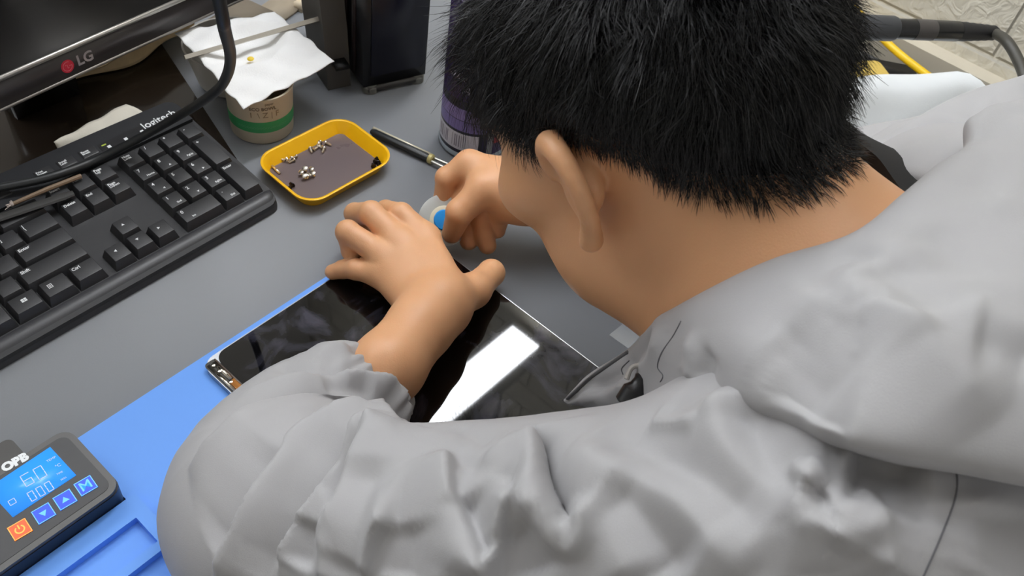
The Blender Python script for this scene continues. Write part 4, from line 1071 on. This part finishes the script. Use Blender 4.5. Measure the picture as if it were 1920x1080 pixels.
HV = HV+crease(HV, HN, [(A*1.2, a, b, l) for A, a, b, l in HFOLDS], hcast)+HN*(1.0*vnoise(HV, 40, 5)+.3*vnoise(HV, 15, 6))[:, None]
HV = smooth(HV, HQ, 1, .3)
hood = link('hood', quads_mesh('hood', HV, HQ), m_jacket, jacket)
hm = hood.modifiers.new('s', 'SOLIDIFY'); hm.thickness = .0024; hm.offset = -1
hm = hood.modifiers.new('u', 'SUBSURF'); hm.levels = 1; hm.render_levels = 1
hcast = raycaster(HV, HQ); jcast = raycaster(JV, JQ)
def onto(cast, pxs, lift):
    out = []
    for q in spline([np.array(q, float) for q in pxs], 8):
        h = cast(*q)
        if h is not None:
            d = (CAM-h[0]); out.append(h[0]+d/np.linalg.norm(d)*lift)
    return out
m_seam = P('seam_grey', (96, 96, 100), .8)
for cast, pxs, par in ((hcast, [(1277, 602), (1262, 630), (1240, 662), (1233, 688), (1243, 704), (1238, 716)], hood), (jcast, [(1782, 872), (1794, 890), (1792, 930), (1775, 980), (1750, 1040), (1725, 1095)], jacket),
                       (hcast, [(1180, 676), (1166, 690), (1168, 702)], hood)):
    l = onto(cast, pxs, .15)
    if len(l) > 3: MB().tube(l, .35, 5).build('seam', m_seam, par)
# zip teeth along the front edge of the collar
zp = MB(); l = onto(hcast, [(1064, 748), (1090, 724), (1112, 705), (1146, 682), (1178, 660)], .6)
for a, b in zip(l[:-1], l[1:]):
    for k in range(3):
        p = a+(b-a)*(k/3); dz = (b-a)/np.linalg.norm(b-a)
        zp.box(p, (.7, 2.4, 1.2), M=frame_z(np.cross(dz, [0, 0, 1.0]), dz))
zp.build('zip', P('zip_grey', (112, 112, 114), .4, .4), hood)
# cord stopper
h = hcast(1195, 728)
if h is not None:
    c = h[0]+(CAM-h[0])/np.linalg.norm(CAM-h[0])*4; TM_ = frame_z(CW@np.array([.55, .84, .1]), (1, 0, 0))
    tg_ = MB().lathe(c-TM_[:, 2]*6, [(5.5, -5), (7, -4), (7.2, 4), (5, 7), (4.6, 10), (5.2, 12), (3.5, 14)], 20, M=TM_).build('cord_stopper', m_black, hood)
    MB().tube(spline([c+CW@np.array(q) for q in ((-6, 5, 2), (-3, 11, 1), (3, 12, 1), (8, 8, 2), (6, 3, 4))], 5), 1.4, 8).build('frayed_loop', P('loop_grey', (168, 164, 158), .9, bump=.5), tg_)
# dark shirt seen in the collar opening
sh = MB()
r0 = [(1560, 250, 505), (1600, 270, 492), (1640, 298, 481), (1668, 335, 470), (1695, 375, 456), (1720, 425, 440)]
r1 = [(1600, 240, 535), (1640, 262, 528), (1692, 286, 520), (1738, 308, 508), (1772, 338, 492), (1790, 390, 465)]
A_ = np.array(spline([pt(*q) for q in r0], 4)); B_ = np.array(spline([pt(*q) for q in r1], 4)); dn = np.array([0, 0, -5.0])
sh.loft([[a+np.array([0, 0, 2.0]), a*.5+b*.5+np.array([0, 0, 3.5]), b, b+dn, a*.5+b*.5+dn, a+dn] for a, b in zip(A_, B_)])
shirt = sh.build('shirt', P('shirt_black', (20, 19, 19), .9), man)
# ================================================================== hair: short black strands over a dark undercoat
LINE = np.array([(-130, -27), (-108, -26), (-102, -27), (-91, -26), (-81, -23), (-67, -16), (-50, -4), (-42, 7), (-33, 17), (-23, 21), (-15, 24), (-6, 28), (1, 28), (7, 16), (12, 0), (22, -4), (29, 2), (35, 9), (44, 14), (56, 21), (69, 28), (80, 42), (95, 62), (130, 70)], float)
def hair_ok(q, pad=0.0):
    return q[:, 2] > np.interp(q[:, 1], LINE[:, 0], LINE[:, 1])+pad
hb = (BV[:, 1] > -480)
ql = hl(BV)
BNrm = vert_normals(BV, BQ)
# skull only: drop the ear (stands off the smooth skull) and everything low
skull = ell(ql, (0, -8, 46), (75, 97, 82)); face_d = ell(ql, (0, 36, -4), (63, 60, 72))
on = (ql[:, 2] > -60) & hair_ok(ql) & ((np.minimum(skull, face_d) < 3.0) | ((ql[:, 1] < -38) & (skull < 30))) & ~((ql[:, 1] > -14) & (ql[:, 1] < 14) & (ql[:, 2] < 24)) & (np.linalg.norm(BV-HO, axis=1) < 190)
fm = on[BQ].all(1); HQf = BQ[fm]
cq = BQ[(on & hair_ok(ql, np.where(ql[:, 1] < -38, 12.0, 5.0)))[BQ].all(1)]
used = np.unique(cq); remap = np.full(len(BV), -1); remap[used] = np.arange(len(used))
Nh = rng_np = np.random.RandomState(5)
capV = BV[used]+BNrm[used]*.5; capQ = remap[cq]
# roots: random points on the scalp faces, area weighted
fa_ = np.linalg.norm(np.cross(BV[HQf[:, 2]]-BV[HQf[:, 0]], BV[HQf[:, 3]]-BV[HQf[:, 1]]), axis=1)
NS = int(52000/QH)
cen_q = hl(BV[HQf].mean(1)); fa_ = fa_*np.where(cen_q[:, 1] > 45, 2.2, 1.0)*np.clip((cen_q[:, 2]-np.interp(cen_q[:, 1], LINE[:, 0], LINE[:, 1]))/9, np.where(cen_q[:, 1] < -40, .55, .9), 1)
pick = Nh.choice(len(HQf), NS, p=fa_/fa_.sum()); uv = Nh.rand(NS, 2)
c4 = BV[HQf[pick]]; root = (c4[:, 0]*((1-uv[:, 0])*(1-uv[:, 1]))[:, None]+c4[:, 1]*(uv[:, 0]*(1-uv[:, 1]))[:, None]+c4[:, 2]*(uv[:, 0]*uv[:, 1])[:, None]+c4[:, 3]*((1-uv[:, 0])*uv[:, 1])[:, None])
nrm = BNrm[HQf[pick][:, 0]]
rq = hl(root); nq = nrm@HR
crown = np.array([8, -48, 128.0])
flow = rq-crown; flow -= nq*(flow*nq).sum(1)[:, None]; flow /= np.linalg.norm(flow, axis=1)[:, None]+1e-6
down = np.array([0, -.1, -1.0])-nq*(nq@np.array([0, -.1, -1.0]))[:, None]
fwd = np.array([0, 1, 0.0])-nq*(nq@np.array([0, 1.0, 0]))[:, None]
t_low = np.clip((70-rq[:, 2])/70, 0, 1)[:, None]; t_fr = np.clip((rq[:, 1]-0)/60, 0, 1)[:, None]
flow = flow*(1-.6*t_low)+down*1.0*t_low+fwd*.35*t_fr
flow /= np.linalg.norm(flow, axis=1)[:, None]+1e-6
above = rq[:, 2]-np.interp(rq[:, 1], LINE[:, 0], LINE[:, 1])            # height over the hairline
back = np.clip((-rq[:, 1]-10)/50, 0, 1)
ln = np.interp(above, [0, 8, 25, 60, 110, 170], [8, 11, 17, 24, 32, 38])*(1-.38*back*np.clip((above-50)/40, 0, 1))
ln = np.where(rq[:, 1] > 30, np.maximum(ln, np.interp(rq[:, 1], [30, 60, 85], [10, 28, 52])*np.clip(above/14+.35, 0, 1)), ln)
ln = np.where((rq[:, 1] > 2) & (rq[:, 1] < 34) & (rq[:, 2] < 40), 15, ln)
# clumps share a bend
cl = np.stack([vnoise(rq, 9, k+10) for k in range(3)], 1); cl2 = np.stack([vnoise(rq, 28, k+20) for k in range(3)], 1)
jit = Nh.normal(size=(NS, 3))*.16
lift = np.interp(above, [0, 20, 70, 130], [.25, .30, .45, .55])[:, None]
wild = (Nh.rand(NS) < .09)
d0 = nq*(lift+.35)+flow*.65+cl*.40+cl2*.28+jit
d0[wild] += Nh.normal(size=(wild.sum(), 3))*.45
d0 /= np.linalg.norm(d0, axis=1)[:, None]
d1 = flow*1.0+nq*lift*.35+cl*.55+cl2*.38+jit*1.2+np.array([0, 0, -.12]); d1[wild] += Nh.normal(size=(wild.sum(), 3))*.3; d1 /= np.linalg.norm(d1, axis=1)[:, None]
ln = ln*(1+.22*Nh.normal(size=NS)).clip(.5, 1.3)*np.where(wild, 1.1, 1)
K5 = 5; pts_ = [rq]; p = rq.copy()
for k in range(1, K5):
    t = k/(K5-1); d = d0*(1-t)+d1*t; d /= np.linalg.norm(d, axis=1)[:, None]
    p = p+d*(ln/(K5-1))[:, None]; pts_.append(p)
pts_ = np.stack(pts_, 1)
# keep strands out of the skull and off the ears
flat = pts_.reshape(-1, 3)
for it in range(2):
    sd = np.minimum(ell(flat, (0, -8, 46), (76, 98, 83)), ell(flat, (0, 36, -4), (64, 61, 73))+2)
    g = flat-np.array([0, 0, 40.0]); g /= np.linalg.norm(g, axis=1)[:, None]
    flat = flat+g*np.clip(.6-sd, 0, 8)[:, None]
pts_ = flat.reshape(NS, K5, 3)
tan = np.gradient(pts_, axis=1); tan /= np.linalg.norm(tan, axis=2)[:, :, None]+1e-9
ref = Nh.normal(size=(NS, 1, 3)); s1 = np.cross(tan, ref); s1 /= np.linalg.norm(s1, axis=2)[:, :, None]+1e-9; s2 = np.cross(tan, s1)
rad = (np.array([.17, .17, .15, .11, .03])[None, :, None]*(1+.25*Nh.normal(size=(NS, 1, 1))).clip(.6, 1.6)*np.where(wild, 1.35, 1)[:, None, None])
ring = [pts_+rad*(math.cos(a)*s1+math.sin(a)*s2) for a in (0, 2.094, 4.189)]
sv = np.stack(ring, 2).reshape(-1, 3)@HR.T+HO
base = (np.arange(NS)*K5*3)[:, None, None, None]; kk = np.arange(K5-1)[None, :, None, None]*3; tri = np.arange(3)[None, None, :, None]
a0 = base+kk+tri; a1 = base+kk+(tri+1) % 3
sq = np.concatenate([a0, a1, a1+3, a0+3], 3).reshape(-1, 4)
def hair_mat():
    m = P('hair_black', (20, 19, 21), .24, var=.3, vscale=300, spec=.6); return m
hair = link('hair', quads_mesh('hair', sv, sq), hair_mat(), man)
under = link('undercoat', quads_mesh('scalp', capV, capQ), P('scalp_black', (14, 13, 13), .95, spec=.1), hair)
# ================================================================== the round suction opener in the right hand
dc = at(833, 413, 27); DMz = np.array([-.52, -.42, .74]); DM = frame_z(DMz, (1, -.5, 0))
oc = thing('suction_cup', 'frosted round suction disc with a blue button held at the tablet corner', 'suction cup', dc)
MB().lathe(dc, [(6, -3.0), (19, -3.0), (21.5, -1.6), (21.8, .2), (20.6, .9), (12.5, 1.1)], 48, M=DM).build('disc', P('frosted_disc', (222, 226, 222), .25, trans=.35, var=.05), oc)
MB().lathe(dc, [(11, 1.0), (12, 1.0), (12.2, 2.2), (11, 2.8)], 40, M=DM).build('cream_ring', P('cream_ring', (226, 218, 192), .4), oc)
MB().lathe(dc, [(8.6, 1.0), (8.8, 3.2), (8.0, 4.0), (4, 4.4)], 40, M=DM).build('button', P('button_cyan', (34, 150, 232), .3), oc)
# ================================================================== light
w = bpy.data.worlds.new('world'); scene.world = w; w.use_nodes = True
w.node_tree.nodes['Background'].inputs['Color'].default_value = (0.97, 0.98, 1.0, 1); w.node_tree.nodes['Background'].inputs['Strength'].default_value = 0.58
def panel(name, c, size, label, power, drop=0):
    t = thing(name, label, 'lamp', (c[0], c[1], c[2]+12))
    MB().box((c[0], c[1], c[2]+14), (size[0]+30, size[1]+30, 24)).build('housing', P('lamp_housing', (236, 236, 234), .5), t)
    MB().box(c, (size[0], size[1], 6)).build('diffuser', P(f'led_{power}', (250, 252, 255), .5, emit=(247, 250, 255), emit_s=power), t)
    if drop:
        for s in (-.42, .42): MB().tube([(c[0]+s*size[0], c[1], c[2]+24), (c[0]+s*size[0], c[1], c[2]+24+drop)], 2, 6).build('cord', P('lamp_cord', (60, 60, 60), .5), t)
# added key light, shaped as an unseen window in the wall behind the bench
wf = MB()
for c, s_ in (((-165, 850, 640), (1230, 44, 60)), ((-165, 850, 1660), (1230, 44, 60)), ((-750, 850, 1150), (60, 44, 1080)), ((420, 850, 1150), (60, 44, 1080)), ((-165, 850, 1150), (50, 40, 1000))): wf.box(c, s_, bev=4)
wo = struct('added_window_1', wf, P('added_window_frame', (228, 228, 226), .5))
wg = MB().box((-165, 856, 1150), (1140, 8, 1000)).build('glow_pane', P('added_key_glow', (230, 240, 255), .4, emit=(247, 249, 252), emit_s=5.0), wo)
panel('unseen_ceiling_lamp', (200, 260, 1850), (900, 480), 'long white ceiling panel lamp over the back of the bench', 3)
panel('unseen_ceiling_lamp', (580, -230, 1850), (300, 900), 'added white ceiling panel brightening the bench near the brick wall', 5)  # extra panel, added out of view to brighten the bench under the head
panel('bench_lamp', (470, 112, 905), (560, 72), 'narrow white lamp hanging over the bench, mirrored in the tablet', 30, 950)
scene.view_settings.view_transform = 'Standard'; scene.view_settings.look = 'None'
scene.view_settings.exposure = 0.08; scene.view_settings.gamma = 1.0; scene.view_settings.use_curve_mapping = False
